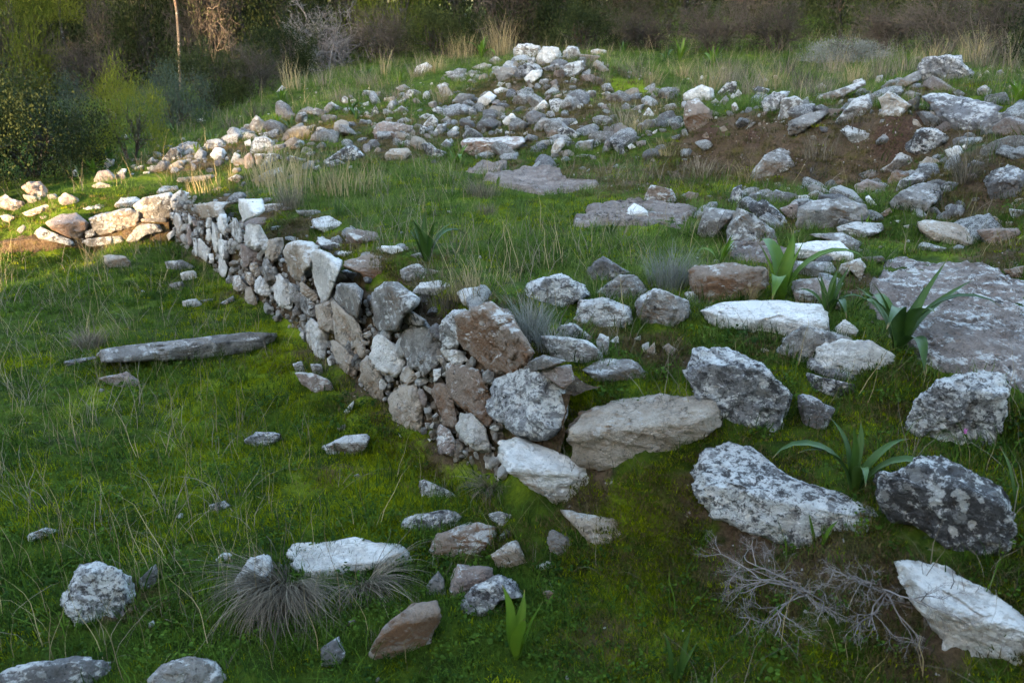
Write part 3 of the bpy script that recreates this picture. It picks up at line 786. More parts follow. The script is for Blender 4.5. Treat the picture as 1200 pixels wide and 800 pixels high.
LOOSE = """
a 735,600 770,590 870,600 915,640 890,680 780,690 740,640|t|.3|stone_block|squarish pale stone block in the grass below the left wall corner
D 580,320 640,315 690,335 640,350 590,345|d|0|stone|F
D 635,360 680,350 705,375 690,390 645,385|w|0|stone|F
D 595,400 640,390 655,420 610,430|g|0|stone|F
D 645,460 690,450 725,480 690,490 650,480|w|0|stone|F
D 700,455 750,450 755,465 710,465|g|0|stone|F
D 775,465 820,440 825,460 790,475|g|0|stone|F
D 350,640 375,625 600,600 850,570 990,570 960,600 900,630 790,648 700,660 500,664 350,672|g|.45|stone_slab|long grey slab lying like a beam in the grass beside the wall
D 220,670 330,652 345,660 240,685|d|.5|stone_slab|thin flat grey slab at the left end of the long grey slab
D 350,730 440,710 490,740 480,770 430,770|p|0|stone|rough pinkish stone in the grass in front of the long grey slab
N 855,405 900,380 980,385 985,400 930,440 880,425|s|0|stone|small black and white lichened stone alone on the open turf
L 80,370 160,330 250,325 250,360 200,400 100,400|g|.4|stone|flat pale grey stone on the turf left of the wall foot
L 350,320 375,345 370,355 355,335|w|0|stone|F
L 135,300 165,290 165,315 140,325|g|0|stone|F
L 160,245 195,205 190,230 165,265|g|0|stone|F
L 95,265 150,250 140,270|g|0|stone|F
E 440,710 500,715 560,740 580,790 530,790 460,745|p|0|stone|F
E 430,680 460,670 470,700 445,710|g|0|stone|F
E 490,680 530,680 535,720 500,720|g|0|stone|F
H 220,510 290,400 350,378 440,410 465,470 440,540 380,590 320,610 250,560|s|0|boulder|rounded lichen-covered boulder in the grass at lower left
H 485,440 545,385 555,420 540,465 500,475|g|0|stone|pointed pale stone standing beside the rounded boulder at lower left
H 740,175 790,160 815,180 780,200 745,195|s|0|stone|small dark speckled stone half sunk in the middle of the left turf
H 100,280 160,255 210,265 180,290 110,295|g|0|stone|low grey stone sunk in grass near the left edge
H 755,370 785,342 815,350 790,385|w|0|stone|small white stone left of the dry grass tussock
H 820,450 880,370 950,350 960,400 900,520 850,490|g|0|stone|pale grey stone half hidden by the dry grass tussock
H 530,790 580,740 660,715 740,720 790,770 800,850 540,850|g|0|boulder|grey boulder cut off by the bottom edge left of the tussock
H 0,780 80,740 250,720 380,730 400,800 380,850 0,850|d|0|boulder|low dark grey boulder in the bottom left corner
H 450,540 475,530 480,550 455,560|b|0|stone|O
H 520,590 540,580 550,615 525,620|w|0|stone|O
I 105,365 140,310 250,305 350,290 420,310 500,310 535,350 545,380 450,375 300,400 170,430|w|.7|stone_slab|large white flat-topped slab behind the dry grass tussock
I 575,90 590,85 680,125 745,155 660,160 580,155|g|0|stone|wedge-shaped grey stone on the turf in front of the wall end
I 505,235 560,210 680,195 715,220 690,250 640,270 570,250 520,260|s|0|stone|flat speckled stone behind the reddish brown round stone
I 600,330 640,280 740,240 830,260 835,320 790,350 700,375 610,360|b|0|boulder|reddish brown rounded stone amid the foreground cluster
I 820,210 860,200 910,215 880,250 830,230|s|0|stone|O
I 845,290 880,260 910,285 890,305|s|0|stone|O
I 830,350 880,310 915,300 970,380 920,410 860,400|t|.3|stone|angular cream stone right of the reddish brown round stone
I 1025,300 1040,258 1100,290 1140,330 1080,352 1040,330|g|0|stone|small grey triangular stone on the slope below the white jagged slab
I 985,390 1020,372 1055,385 1040,410 1000,412|w|0|stone|O
I 600,460 640,410 660,440 665,490 630,510 600,495|g|0|stone|O
I 690,440 715,390 820,400 825,440 740,480 700,510 680,490|p|0|stone|pinkish grey stone leaning behind the forked speckled stone
I 705,530 760,470 850,425 930,460 935,500 860,510 790,560 770,590 740,560|s|0|stone|forked black-speckled stone in the foreground cluster
I 385,680 450,600 560,520 630,512 645,570 610,640 600,700 540,730 430,730|b|.35|boulder|rust-brown stone with dark top right of the dry grass tussock
I 230,680 290,640 310,700 280,760 230,740|d|0|stone|O
I 1010,480 1050,475 1050,500 1020,515|b|0|stone|O
L 695,350 720,330 800,345 940,400 1010,440 1080,490 1160,520 1185,560 1100,580 980,585 930,550 880,520 790,490 720,430|w|.5|stone_slab|jagged white slab slid down from the near end of the wall
L 660,400 690,380 720,440 690,450 660,430|w|0|stone|O
L 930,600 1010,610 1100,625 1155,655 1100,690 1055,730 1000,680|t|0|stone|small triangular tan stone just below the jagged white slab
Z 668,505 685,480 712,465 770,460 833,467 847,488 838,503 790,520 745,535 700,543 675,530|t|.48|stone_slab|large tan flat-topped slab at the near end of the wall
F 555,550 610,510 720,515 800,575 700,600 620,590|g|.5|stone|flat grey stone in moss just behind the large tan slab
F 400,430 500,440 560,450 640,500 560,530 450,500|g|0|boulder|pale grey low boulder behind the near end of the wall
F 460,400 520,390 590,435 540,445 470,430|d|0|stone|M
F 320,290 370,240 470,215 540,250 575,290 450,330 360,330|s|0|boulder|white-topped speckled boulder on the terrace edge, leftmost of its row
F 515,360 540,310 640,300 715,330 710,380 660,410 560,405|g|0|boulder|rounded grey boulder at the front of the terrace edge row
F 565,200 620,152 715,210 640,240 580,250|d|0|boulder|pointed grey boulder at the rear of the terrace edge row
F 595,275 680,220 740,225 770,270 760,310 680,310 610,300|g|0|boulder|broad pale grey boulder in the middle of the terrace edge row
F 740,310 800,270 910,300 920,350 850,410 790,410 750,360|g|0|boulder|blocky grey boulder at the right end of the terrace edge row
F 905,280 940,272 965,310 930,320|g|0|stone|M
G 20,350 50,335 150,325 290,340 300,400 250,430 140,440 60,470 30,400|b|.32|stone_block|brown block with a pale flat top left of the tall squill
G 65,490 150,465 250,455 480,470 515,530 440,580 350,580 200,540 90,525|w|.55|stone_slab|long smooth white slab in front of the tall squill
F 595,450 610,428 640,435 640,500 610,490|g|0|stone|M
F 645,450 670,430 680,455 655,465|w|0|stone|M
F 830,470 850,460 880,480 860,510|b|0|stone|M
F 770,480 800,455 810,490 785,500|t|0|stone|M
F 730,440 750,430 755,450|w|0|stone|M
M 155,110 185,25 300,20 430,80 470,130 550,210 510,320 380,330 240,220|s|.2|boulder|big leaning white and black lichened boulder right of the tan slab
G 305,660 360,590 430,550 540,570 600,590 450,650 430,680 350,680|g|0|boulder|rough grey boulder behind the stacked flat stones
G 460,620 560,600 650,600 735,650 728,720 600,722 480,680|w|0|stone_block|pale blocky stone behind the smooth grey flat stone
G 425,670 450,655 560,685 615,730 590,750 500,725 440,700|d|.5|stone|smooth dark grey flat stone lying on the small speckled stone
G 440,710 500,730 600,750 620,770 590,800 490,795 450,760|s|0|stone|small speckled stone under the smooth dark flat stone
G 530,560 570,525 620,560 600,590|w|0|stone|U
M 560,200 600,195 680,240 650,300 600,320 570,270|d|0|stone|grey upright stone between the leaning boulder and the squill
M 165,445 200,400 290,345 390,370 480,440 560,490 700,530 830,590 880,630 850,700 760,760 680,720 580,680 440,640 350,600 250,570 190,510|s|.55|boulder|long black and white lichened stone sloping across the right foreground
K 690,150 720,60 810,0 900,5 1000,60 1120,110 1145,160 1170,270 1130,380 1040,360 960,290 830,210 700,190|s|.3|boulder|large dark lichen-blotched boulder at the right edge of the foreground
K 745,360 830,360 940,400 1090,490 1260,620 1260,730 1100,720 960,690 900,590 800,500|w|.55|stone_slab|white-topped slab with brown side in the bottom right corner
Z 1060,495 1075,468 1100,447 1150,434 1175,440 1180,480 1165,520 1130,535 1075,515|s|.25|boulder|squarish speckled boulder below the bare bedrock at right
G 1130,350 1200,335 1240,360 1200,380 1150,375|b|0|stone|U
p 250,460 330,390 460,330 580,335 630,400 600,440 490,510 430,560 390,540 300,490|g|.5|stone_block|tilted flat-topped grey block at the foot of the right bank
p 20,340 100,300 210,340 230,385 160,410 30,410|p|0|stone|B
p 30,270 110,235 180,250 240,300 200,320 80,300|g|0|stone|B
p 180,215 260,190 320,110 370,100 430,160 420,200 350,230 240,260|g|.4|boulder|pale bluish grey peaked boulder in the middle of the right bank
p 230,330 280,250 390,260 380,290 270,345|b|0|stone|B
p 290,380 330,310 430,260 510,255 515,320 430,330 330,370|d|.4|stone|dark flat stone wedged above the tilted grey block
p 85,430 110,415 185,490 150,495 95,460|w|0|stone|U
p 480,180 520,145 600,170 640,240 560,260 490,230|t|0|stone|B
p 650,100 740,60 775,110 720,180 660,130|w|0|stone|B
p 765,70 790,55 805,90 780,105|w|0|stone|B
p 615,350 660,320 740,330 700,380 640,400|d|0|stone|B
p 800,200 850,165 940,190 900,240 820,240|d|0|stone|B
p 800,270 860,255 880,320 850,330|p|0|stone|B
p 940,340 1010,240 1120,185 1200,240 1230,340 1160,440 1090,490 980,450|d|.4|boulder|big dark grey boulder at the right edge below the bank
p 450,600 510,585 740,610 860,670 915,760 850,775 700,750 560,720 470,665|t|.6|stone_slab|long pointed pale slab above the bare bedrock at right
p 890,660 1000,650 1180,645 1185,700 1100,740 950,748|p|.2|stone|wedge with one white face right of the long pointed slab
p 930,610 990,560 1060,610 1050,640 950,645|t|0|stone|U
p 1070,600 1120,600 1140,635 1080,640|b|0|stone|U
p 1100,510 1200,520 1200,575 1120,570|g|0|stone|U
p 890,330 920,300 940,310 910,350|t|0|stone|U
p 180,550 250,505 270,530 200,580|b|0|stone|U
p 455,760 490,740 670,790 640,820 460,810|g|.5|stone|U
p 290,590 330,590 320,610|w|0|stone|U
p 350,630 390,620 380,655|w|0|stone|U
G 545,200 610,180 710,185 700,210 620,240 560,230|g|.5|stone_slab|flat grey slab in front of the banded grey boulder
G 400,190 410,130 460,105 560,95 640,120 665,155 600,180 545,190 480,205|g|.4|boulder|broad banded grey boulder at the foot of the bank
o 480,180 500,120 640,95 750,95 770,150 825,215 790,260 700,270 600,300 500,270 480,220|s|0|boulder|lichened boulder standing alone on the crest of the right bank
o 490,390 540,350 660,355 850,400 1050,450 1010,500 920,560 900,650 760,650 650,620 600,540 540,440|d|.55|boulder|big flat grey boulder with white patches below the bank crest
o 180,390 250,345 330,390 400,440 330,480 270,520 180,500 210,450|t|0|stone|tan wedge-shaped stone in the bank left of the white-patched boulder
o 240,330 330,260 470,185 480,250 400,300 300,340|g|.5|stone_slab|grey slab sloping up to the crest boulder
C 540,410 600,350 660,325 665,380 610,430 560,430|g|.4|stone|B
C 365,485 370,430 440,400 510,385 500,410 440,450|g|.5|stone_slab|pale slab jutting out of the bank above the lone boulder
o 345,365 400,340 470,360 430,400 360,390|g|0|stone|B
o 870,330 920,300 970,330 960,380 880,370|g|0|stone|B
o 1000,210 1040,190 1065,220 1060,265 1000,265|g|0|stone|B
o 910,220 940,197 965,215 930,228|t|0|stone|B
o 840,240 900,225 900,255 850,260|g|0|stone|B
o 540,480 580,500 590,580 550,580|t|0|stone|B
o 385,720 450,620 560,600 640,640 660,700 560,760 450,790|s|0|boulder|round speckled boulder under the white-patched boulder
o 280,690 330,640 390,660 370,710 300,720|b|0|stone|B
o 170,590 190,540 225,540 220,590|g|0|stone|B
o 415,540 450,545 490,590 420,605|t|0|stone|B
o 140,290 165,240 205,230 200,290|g|0|stone|B
o 0,270 60,255 80,290 0,320|g|0|stone|B
o 1120,480 1180,470 1200,500 1140,520|d|0|stone|B
o 900,560 1000,490 1130,500 1140,570 1000,620 910,640|d|0|stone|B
o 1085,310 1150,290 1160,330 1100,335|t|0|stone|B
o 1165,345 1200,330 1230,380 1180,390|g|0|stone|B
o 590,320 630,300 660,320 620,335|g|0|stone|B
o 700,350 740,330 800,370 760,390|d|0|stone|B
o 700,680 780,660 860,690 840,730 720,730|d|0|stone|B
C 555,460 580,443 660,465 660,515 600,500|g|.4|stone|B
C 460,355 480,335 560,310 640,280 640,300 580,330 490,368|g|.4|stone_slab|narrow slab along the bank crest above the jutting slab
n 130,185 250,118 320,150 335,210 290,245 230,220 140,220|w|0|boulder|pale round boulder topping the pile at the left end of the bank
n 130,330 150,230 230,215 310,290 340,360 230,460 190,440 150,390|b|.4|boulder|boulder with white top and orange side overhanging bare red earth
n 360,170 430,105 490,100 490,160 440,200 370,205|s|0|stone|B
n 470,200 510,150 535,180 510,210|g|0|stone|B
n 360,250 420,195 440,220 420,260 370,270|g|0|stone|B
n 465,260 490,240 515,290 490,330 470,310|b|0|stone|B
n 320,240 350,215 380,240 340,270|g|0|stone|B
n 620,150 660,130 730,150 700,190 640,200|s|0|stone|B
n 675,80 700,70 730,90 700,100|g|0|stone|B
n 685,240 760,170 860,175 840,220 800,260 760,305 700,280|s|0|stone|dark speckled stone on the bank crest left of its grey twin
n 800,310 830,220 920,200 980,260 940,320 800,355|g|0|stone|grey stone leaning on the dark speckled crest stone
n 570,780 590,720 700,610 800,555 870,590 900,660 945,735 820,730 700,740 600,790|g|.4|boulder|pointed pale boulder alone at the foot of the red earth bank
n 0,260 60,250 85,280 0,300|g|0|stone|B
n 110,440 140,420 175,490 130,480|g|0|stone|B
n 560,430 600,385 650,375 590,415|g|0|stone|B
n 700,390 760,380 780,400 730,420|t|0|stone|B
n 800,380 840,370 835,405 810,410|t|0|stone|B
n 250,480 290,450 310,490 280,510|b|0|stone|B
n 375,420 410,405 450,440 400,450|t|0|stone|B
n 965,220 1000,200 1020,240 990,250|g|0|stone|B
n 0,380 40,360 30,400 0,420|g|0|stone|B
G 45,220 80,130 190,140 180,170 140,200 90,245 50,235|g|.35|boulder|grey block left of its triangular neighbour beside the bedrock shelf
G 165,210 200,140 250,160 320,210 355,260 330,280 170,275|g|0|boulder|triangular grey boulder in front of the small speckled stones
G 225,115 290,105 345,150 375,190 320,195 250,150|s|0|stone|flat speckled stone leaning behind the triangular grey boulder
G 155,110 180,60 205,55 210,100 185,130|s|0|stone|U
G 205,85 235,65 250,85 225,100|g|0|stone|U
G 225,95 270,72 295,90 290,110 230,115|d|0|stone|U
G 295,90 330,68 400,85 380,105 320,120|d|0|stone|U
G 395,90 440,87 455,100 410,112|w|0|stone|U
G 345,135 400,110 410,150 390,180|p|0|stone|U
G 390,260 480,250 550,250 590,290 600,310 500,320 400,300|w|.5|stone_slab|white flat slab behind the tall squill
G 440,225 560,220 620,250 610,280 560,255|g|.4|stone|U
G 390,320 530,325 540,345 480,375 390,375|g|.4|stone|grey flat stone just under the white slab behind the squill
G 540,370 560,330 620,310 640,340 620,370 590,350 560,385|t|0|stone|U
G 625,305 700,300 715,320 650,330|g|0|stone|U
G 380,385 480,375 540,390 560,480 500,500 400,450|p|.5|boulder|pinkish grey boulder right behind the tall squill
G 5,90 20,75 55,80 50,110 10,110|b|0|stone|U
G 440,50 470,50 520,75 480,85 445,75|g|0|stone|U
G 525,40 560,35 600,40 590,50 535,55|b|0|stone|B
B 960,765 1030,712 1070,735 1095,760 1000,775|w|.6|stone|bright white flake lying on the flat bedrock of the terrace
B 1075,690 1090,655 1160,665 1180,700 1120,720 1075,715|b|0|stone|small brown and white stone pile edge behind the bright white flake
B 420,500 450,488 640,483 640,500 580,540 500,550 440,530|p|.3|stone_slab|long pinkish slab on edge at the front of the rubble mound
l 490,110 530,75 600,75 680,90 670,140 610,180 540,190 500,160|g|0|boulder|round boulder at top of the mound, left of the white one
l 660,170 700,90 800,100 825,160 770,210 670,215|w|0|boulder|white boulder at the very top of the rubble mound
l 835,130 880,85 940,95 960,150 900,185 850,160|g|0|boulder|grey round boulder at top of the mound, right of the white one
l 830,260 880,205 980,195 990,240 930,290 850,305|g|0|boulder|flat-topped grey boulder just right below the mound top
l 350,260 400,230 500,225 520,270 450,330 400,330|g|0|boulder|pale grey boulder left below the mound top
l 520,225 600,210 660,240 570,310 530,280|s|0|stone|H
l 565,310 620,260 690,255 690,290 610,345|w|0|stone|H
l 690,240 800,210 830,240 760,270|g|0|stone|H
l 590,180 640,165 650,205 600,210|d|0|stone|H
l 200,235 280,205 340,220 320,245 230,255|g|0|stone|H
l 365,370 390,340 440,345 420,375|w|0|stone|H
l 350,400 400,375 470,390 450,430 380,430|w|0|stone|H
l 220,500 250,450 320,405 380,430 330,480 240,515|w|.4|stone_slab|pale tilted slab on the left flank of the rubble mound
l 240,440 290,405 330,400 290,430|g|0|stone|H
l 65,470 130,425 210,430 200,490 100,500|g|0|stone|H
l 420,600 480,560 520,600 490,640 430,645|w|0|stone|round white stone low on the front of the rubble mound
l 345,710 370,680 410,670 400,720|w|0|stone|H
l 850,440 890,400 940,410 920,455|g|0|stone|H
l 745,470 800,455 900,480 870,510 830,555 760,550|s|0|stone|H
l 580,560 640,540 720,570 690,610 600,640|d|0|stone|H
l 600,540 700,465 735,500 700,550|w|0|stone|H
l 630,685 650,630 700,590 790,610 710,660|g|0|stone|H
l 970,430 1020,400 1070,400 1060,440 990,450|g|0|stone|H
l 260,600 300,560 370,570 330,620|d|0|stone|H
l 380,600 400,550 430,560 410,605|g|0|stone|H
l 540,430 570,370 610,390 580,430|g|0|stone|H
l 650,380 680,320 740,320 720,370|g|0|stone|H
l 430,680 490,690 510,700 470,725 440,720|s|0|stone|H
l 810,670 880,660 960,700 930,740 830,740|s|0|stone|H
l 1040,120 1080,105 1140,115 1140,155 1050,150|t|0|stone|tan block in the grass right of the mound top
l 720,720 760,670 810,690 770,730|b|0|stone|H
l 885,340 900,305 935,320 930,360|g|0|stone|H
l 320,190 360,155 400,180 380,225|g|0|stone|H
l 625,460 680,450 690,480 640,490|g|0|stone|H
l 770,435 830,420 820,450 780,455|t|0|stone|H
l 935,490 980,490 980,530 940,530|d|0|stone|H
l 720,560 760,560 770,590 735,585|w|0|stone|H
l 360,640 400,610 400,660 370,665|g|0|stone|H
l 560,700 590,685 595,715 570,725|t|0|stone|H
l 880,640 930,610 940,625 900,645|w|0|stone|H
l 40,690 80,650 110,660 100,690|w|0|stone|H
l 435,350 470,345 475,375 445,380|g|0|stone|H
l 450,420 500,410 510,435 470,440|d|0|stone|H
l 480,650 530,630 540,660 495,670|g|0|stone|H
l 1110,420 1150,405 1190,425 1150,450|g|0|stone|H
l 1040,340 1060,330 1065,360 1045,360|w|0|stone|H
m 250,430 330,390 410,385 410,430 330,450|g|0|stone|H
m 400,520 400,460 430,380 480,370 490,420 430,470 430,520|t|0|stone|H
m 590,400 690,385 680,450 600,470|g|0|stone|H
m 690,440 710,380 760,390 750,440|s|0|stone|H
m 740,500 780,380 820,380 820,440 760,500|d|0|stone|H
m 810,390 850,375 900,430 950,500 900,500 840,440|s|0|stone|H
m 885,350 930,345 1040,370 1020,420 980,420 920,385|d|0|stone|H
m 565,500 610,485 690,490 670,515|g|0|stone|H
m 930,430 960,410 995,440 960,460|w|0|stone|H
m 1030,225 1080,155 1135,215|g|0|stone|H
m 1075,100 1110,50 1125,90 1100,110|g|0|stone|H
m 910,190 990,150 1050,130 1030,180|g|0|stone|H
m 1000,290 1060,250 1130,240 1140,300 1050,320|d|0|stone|H
m 490,400 560,395 580,440 510,440|s|0|stone|H
m 890,150 920,125 970,150 930,165|s|0|stone|H
m 1050,120 1100,105 1120,130 1080,140|w|0|stone|H
m 430,470 490,460 500,500 450,510|b|0|stone|H
m 670,490 710,500 705,535 680,530|g|0|stone|H
m 1105,335 1140,310 1145,340 1115,350|w|0|stone|H
m 970,260 1010,240 1000,280 975,285|g|0|stone|H
m 1150,270 1200,260 1200,300 1160,300|g|0|stone|H
m 630,340 670,315 680,350 640,360|d|0|stone|H
k 620,160 650,110 720,80 750,110 730,150|w|0|stone|lone pale stone in dry grass left of the mound top
k 800,250 850,220 910,300 880,340 830,330|t|0|stone|tan angular stone on the left flank of the mound
k 905,340 960,305 1050,310 1060,360 980,390|g|0|stone|S
k 350,600 370,520 430,500 500,505 600,530 630,550 580,580 480,610|p|0|boulder|long pinkish grey boulder in the scatter left of the mound
k 510,600 540,560 620,600 560,635|s|0|stone|S
k 470,430 540,385 595,420 580,450 480,450|g|0|stone|S
k 700,510 760,450 800,490 790,530 720,550|g|0|stone|S
k 750,590 800,520 860,510 850,560 800,595|g|0|stone|S
k 425,720 470,690 590,680 610,710 560,760 500,785 440,770|t|.4|stone|flat stone with dark top and tan side at the front of the scatter
k 690,660 740,645 790,690 860,710 830,755 720,720|s|0|stone|S
k 540,650 580,625 630,640 600,680|s|0|stone|S
k 80,720 180,655 250,700 280,740 200,790 0,790 0,750|s|0|boulder|jagged lichened boulder at the terrace edge behind the straw
k 500,260 560,235 600,260 580,290|d|0|stone|S
k 330,330 360,290 400,280 390,330|g|0|stone|S
k 420,330 500,325 510,350 430,360|t|0|stone|S
k 545,320 600,270 640,280 600,340|s|0|stone|S
k 120,350 150,315 180,350 150,375|g|0|stone|S
k 0,400 40,360 80,370 30,440 0,450|g|0|stone|S
k 270,370 310,355 320,380 280,390|w|0|stone|S
k 320,440 360,380 390,440 350,460|s|0|stone|S
k 850,150 900,140 930,160 880,180|s|0|stone|S
k 820,660 860,620 900,660 860,700|d|0|stone|S
k 335,720 370,675 400,690 390,725|b|0|stone|S
k 880,560 920,530 940,560 900,580|w|0|stone|S
k 660,590 680,520 720,540 690,600|s|0|stone|S
k 760,420 800,390 890,420 830,450|s|0|stone|S
k 1090,500 1130,445 1200,450 1190,480|d|0|stone|S
k 660,465 720,440 760,450 700,480|g|0|stone|S
k 820,490 860,460 900,480 860,510|g|0|stone|S
k 1000,420 1050,390 1070,430 1030,460|s|0|stone|S
k 720,290 750,270 760,310 735,320|g|0|stone|S
k 180,345 220,335 230,365 200,365|w|0|stone|S
k 750,770 780,765 790,790 760,795|g|0|stone|S
j 440,280 480,215 550,265 520,310 450,330|g|0|boulder|upright grey stone above the rubble line left of centre
j 440,450 470,370 540,360 610,400 600,450 500,480|s|0|boulder|dark speckled boulder at the centre of the left rubble line
j 160,490 190,445 250,445 270,480 230,530 180,520|w|0|stone|Q
j 300,530 330,475 370,490 340,550|w|0|stone|Q
j 330,360 400,340 410,370 350,375|s|0|stone|Q
j 500,340 570,330 590,365 530,375|s|0|stone|Q
j 1050,470 1130,415 1175,430 1150,470|w|0|stone|S
j 960,540 1060,530 1110,550 1060,580 990,580|s|0|stone|S
j 440,660 570,600 650,580 680,610 620,650 500,680|g|0|stone|Q
j 685,650 740,625 840,620 850,640 760,660|g|0|stone|Q
j 280,660 340,630 390,650 380,690|g|0|stone|Q
j 160,740 220,715 270,725 200,755|g|0|stone|Q
j 690,520 720,495 820,520 780,560|s|0|stone|Q
j 780,200 830,190 840,250 800,280|s|0|stone|S
j 840,190 900,160 980,180 960,220|g|0|stone|S
j 960,160 1010,120 1060,150 1000,180|w|0|stone|S
j 80,460 140,390 200,430 150,460|s|0|stone|Q
j 0,650 140,630 190,640 60,690 0,690|t|0|stone|Q
j 760,410 800,385 820,420 780,435|s|0|stone|S
j 880,580 920,560 950,590 900,600|g|0|stone|S
j 530,530 570,480 640,490 680,520 600,545|s|0|stone|Q
j 1080,100 1100,75 1130,95 1120,130|g|0|stone|S
j 400,500 440,470 470,540 430,600 400,560|p|0|stone|Q
j 470,490 520,480 530,540 490,580|b|0|stone|Q
j 600,330 650,310 700,340 640,350|g|0|stone|Q
j 400,400 440,380 450,430 410,440|w|0|stone|Q
j 60,245 100,232 130,250 90,265|w|0|stone|Q
j 620,45 660,5 690,20 660,45|w|0|stone|S
i 290,320 330,250 400,235 450,280 420,325|p|0|boulder|rounded sunlit pinkish stone behind the left wall
i 285,350 340,320 430,345 435,370 350,375|t|0|stone|flat tan stone below the rounded pinkish one behind the left wall
i 365,210 390,160 440,165 440,200 380,230|g|0|stone|Q
i 150,250 170,232 205,280 170,300|w|0|stone|Q
i 460,260 500,225 530,225 510,275|w|0|stone|Q
i 755,180 840,85 890,80 920,140 880,170 800,195|s|0|boulder|peaked grey boulder on the rubble line behind the wall corner
i 795,215 900,165 955,165 930,205 830,235|t|0|stone|tan flat stone in front of the peaked grey boulder
i 680,170 710,145 740,180 700,190|g|0|stone|Q
i 1120,130 1150,95 1200,90 1210,150 1170,180|w|0|stone|Q
i 580,220 650,200 650,230 590,240|g|0|stone|Q
i 860,330 900,290 980,285 1150,270 1100,300 950,330|t|.5|stone|Q
i 720,400 780,350 880,350 900,380 780,400|g|.5|stone|Q
i 645,250 690,245 690,265 650,265|w|0|stone|Q
i 675,220 700,215 710,250 690,250|w|0|stone|Q
i 730,225 770,220 775,245 740,250|w|0|stone|Q
a 150,120 200,85 280,80 330,130 320,200 250,210 180,140|p|0|boulder|sunlit pinkish boulder on the left wall top
a 410,200 460,155 540,190 580,230 500,240 430,240|p|0|stone|pinkish stone on the left wall top beside the straw
a 330,170 390,165 410,200 350,205|g|0|stone|Q
"""
CATN = {'boulder': 'boulder', 'stone': 'stone', 'stone_slab': 'slab', 'stone_block': 'stone'}
zones = {}
for ln in LOOSE.strip().split('\n'):
    geom, mat, cr, name, lab = ln.split('|'); reg, txt = geom.split(' ', 1)
    kind = 'X' if lab.startswith(('long grey slab', 'smooth dark grey flat stone lying', 'big flat grey boulder with white', 'lichened boulder standing alone', 'pale round boulder topping')) else 'G'
    o = build_stone(kind, reg, txt, mat, float(cr), name, None)
    if lab in ZONE:
        pq = np.array(upoly(reg, txt)); cu, cv = pq.mean(0); sz = math.sqrt(np.prod(pq.max(0)-pq.min(0)))
        zones.setdefault(('small ' if sz < 15 else '')+ADJ[mat]+' stone '+ZONE[lab][0](cu, cv), []).append((cu, o)); tag(o, None, CATN[name], ZONE[lab][1])
    else: tag(o, lab, CATN[name])
ORD = ('leftmost', 'second from left', 'third from left', 'fourth from left', 'fifth from left')
for lab, lst in zones.items():
    lst.sort(key=lambda q: q[0])
    for k_, (cu, o) in enumerate(lst):
        if len(lst) == 1: o['label'] = lab
        elif len(lst) <= 5: o['label'] = ('rightmost' if k_ == len(lst)-1 else ORD[k_])+' '+lab
        else: o['label'] = lab

# bare bedrock showing through the turf: low, broad, cracked shelves
def outcrop(reg, txt, rise, label, seed):
    poly = [hit(*q)[:2] for q in upoly(reg, txt)]
    poly = np.array(poly); c = poly.mean(0)
    n = 200
    th = np.linspace(-np.pi, np.pi, n, endpoint=False); rad = np.full(n, 1e-3)
    Q = poly-c; ca, sa = np.cos(th), np.sin(th)
    for k in range(len(Q)):
        a = Q[k]; e = Q[(k+1) % len(Q)]-a
        den = ca*e[1]-sa*e[0]; den = np.where(np.abs(den) < 1e-9, 1e-9, den)
        t = (a[0]*e[1]-a[1]*e[0])/den; s = (a[0]*sa-a[1]*ca)/den
        ok = (t > 0) & (s >= -1e-6) & (s <= 1+1e-6)
        rad = np.where(ok, np.maximum(rad, t), rad)
    nr_ = 110
    ts = np.linspace(0, 1, nr_+1)
    V = []
    jag = 1+0.10*fbm(np.stack([ca*3, sa*3, np.full(n, seed*7.7)], 1), 4, 0.6)
    for i, t in enumerate(ts):
        x = c[0]+ca*rad*t*jag; y = c[1]+sa*rad*t*jag
        edge = np.clip((1-t)/0.10, 0, 1)
        p = np.stack([x*2.4, y*2.4, np.full(n, seed*1.3)], 1)
        terr = np.round(fbm(p*0.8, 2)*2.2)/2.2
        z = height(x, y)+rise*edge-0.05*(1-edge)+edge*(0.030*fbm(p, 5, 0.55)+0.026*terr+0.010*fbm(p*4, 5, 0.65, ridged=True))
        V.append(np.stack([x, y, z], 1))
    V = np.concatenate(V)
    f = []
    for i in range(nr_):
        a = i*n+np.arange(n); b = i*n+(np.arange(n)+1) % n
        f.append(np.stack([a, b, b+n, a+n], 1))
    me = mesh_np('rock_outcrop', V-[c[0], c[1], 0], np.concatenate(f))
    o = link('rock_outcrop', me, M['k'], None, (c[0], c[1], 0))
    tag(o, label, 'bedrock', 'bare bedrock shelves')
    OUT.append((c, th, rad))
OUT = []
outcrop('Z', '1012,345 1040,300 1110,302 1200,330 1270,350 1270,490 1170,460 1090,430 1040,400 1020,375', 0.012, 'broad bare pinkish bedrock shelf at the right edge', 1)
outcrop('B', '430,605 490,575 590,572 560,610 470,622', 0.015, 'small bare rock shelf behind the larger one on the terrace', 2)
outcrop('B', '500,640 560,610 640,592 740,588 780,630 800,650 920,643 900,665 800,682 690,695 620,672 540,660', 0.018, 'pale bare rock shelf in the terrace grass below the pinkish slab', 3)
outcrop('B', '800,795 860,735 1000,710 1200,725 1260,750 1200,810 1000,800', 0.015, 'bare pinkish rock shelf under the bright white flake', 4)
outcrop('G', '140,250 200,240 340,280 380,300 300,330 190,320 150,290', 0.02, 'small pinkish rock shelf behind the brown block', 5)
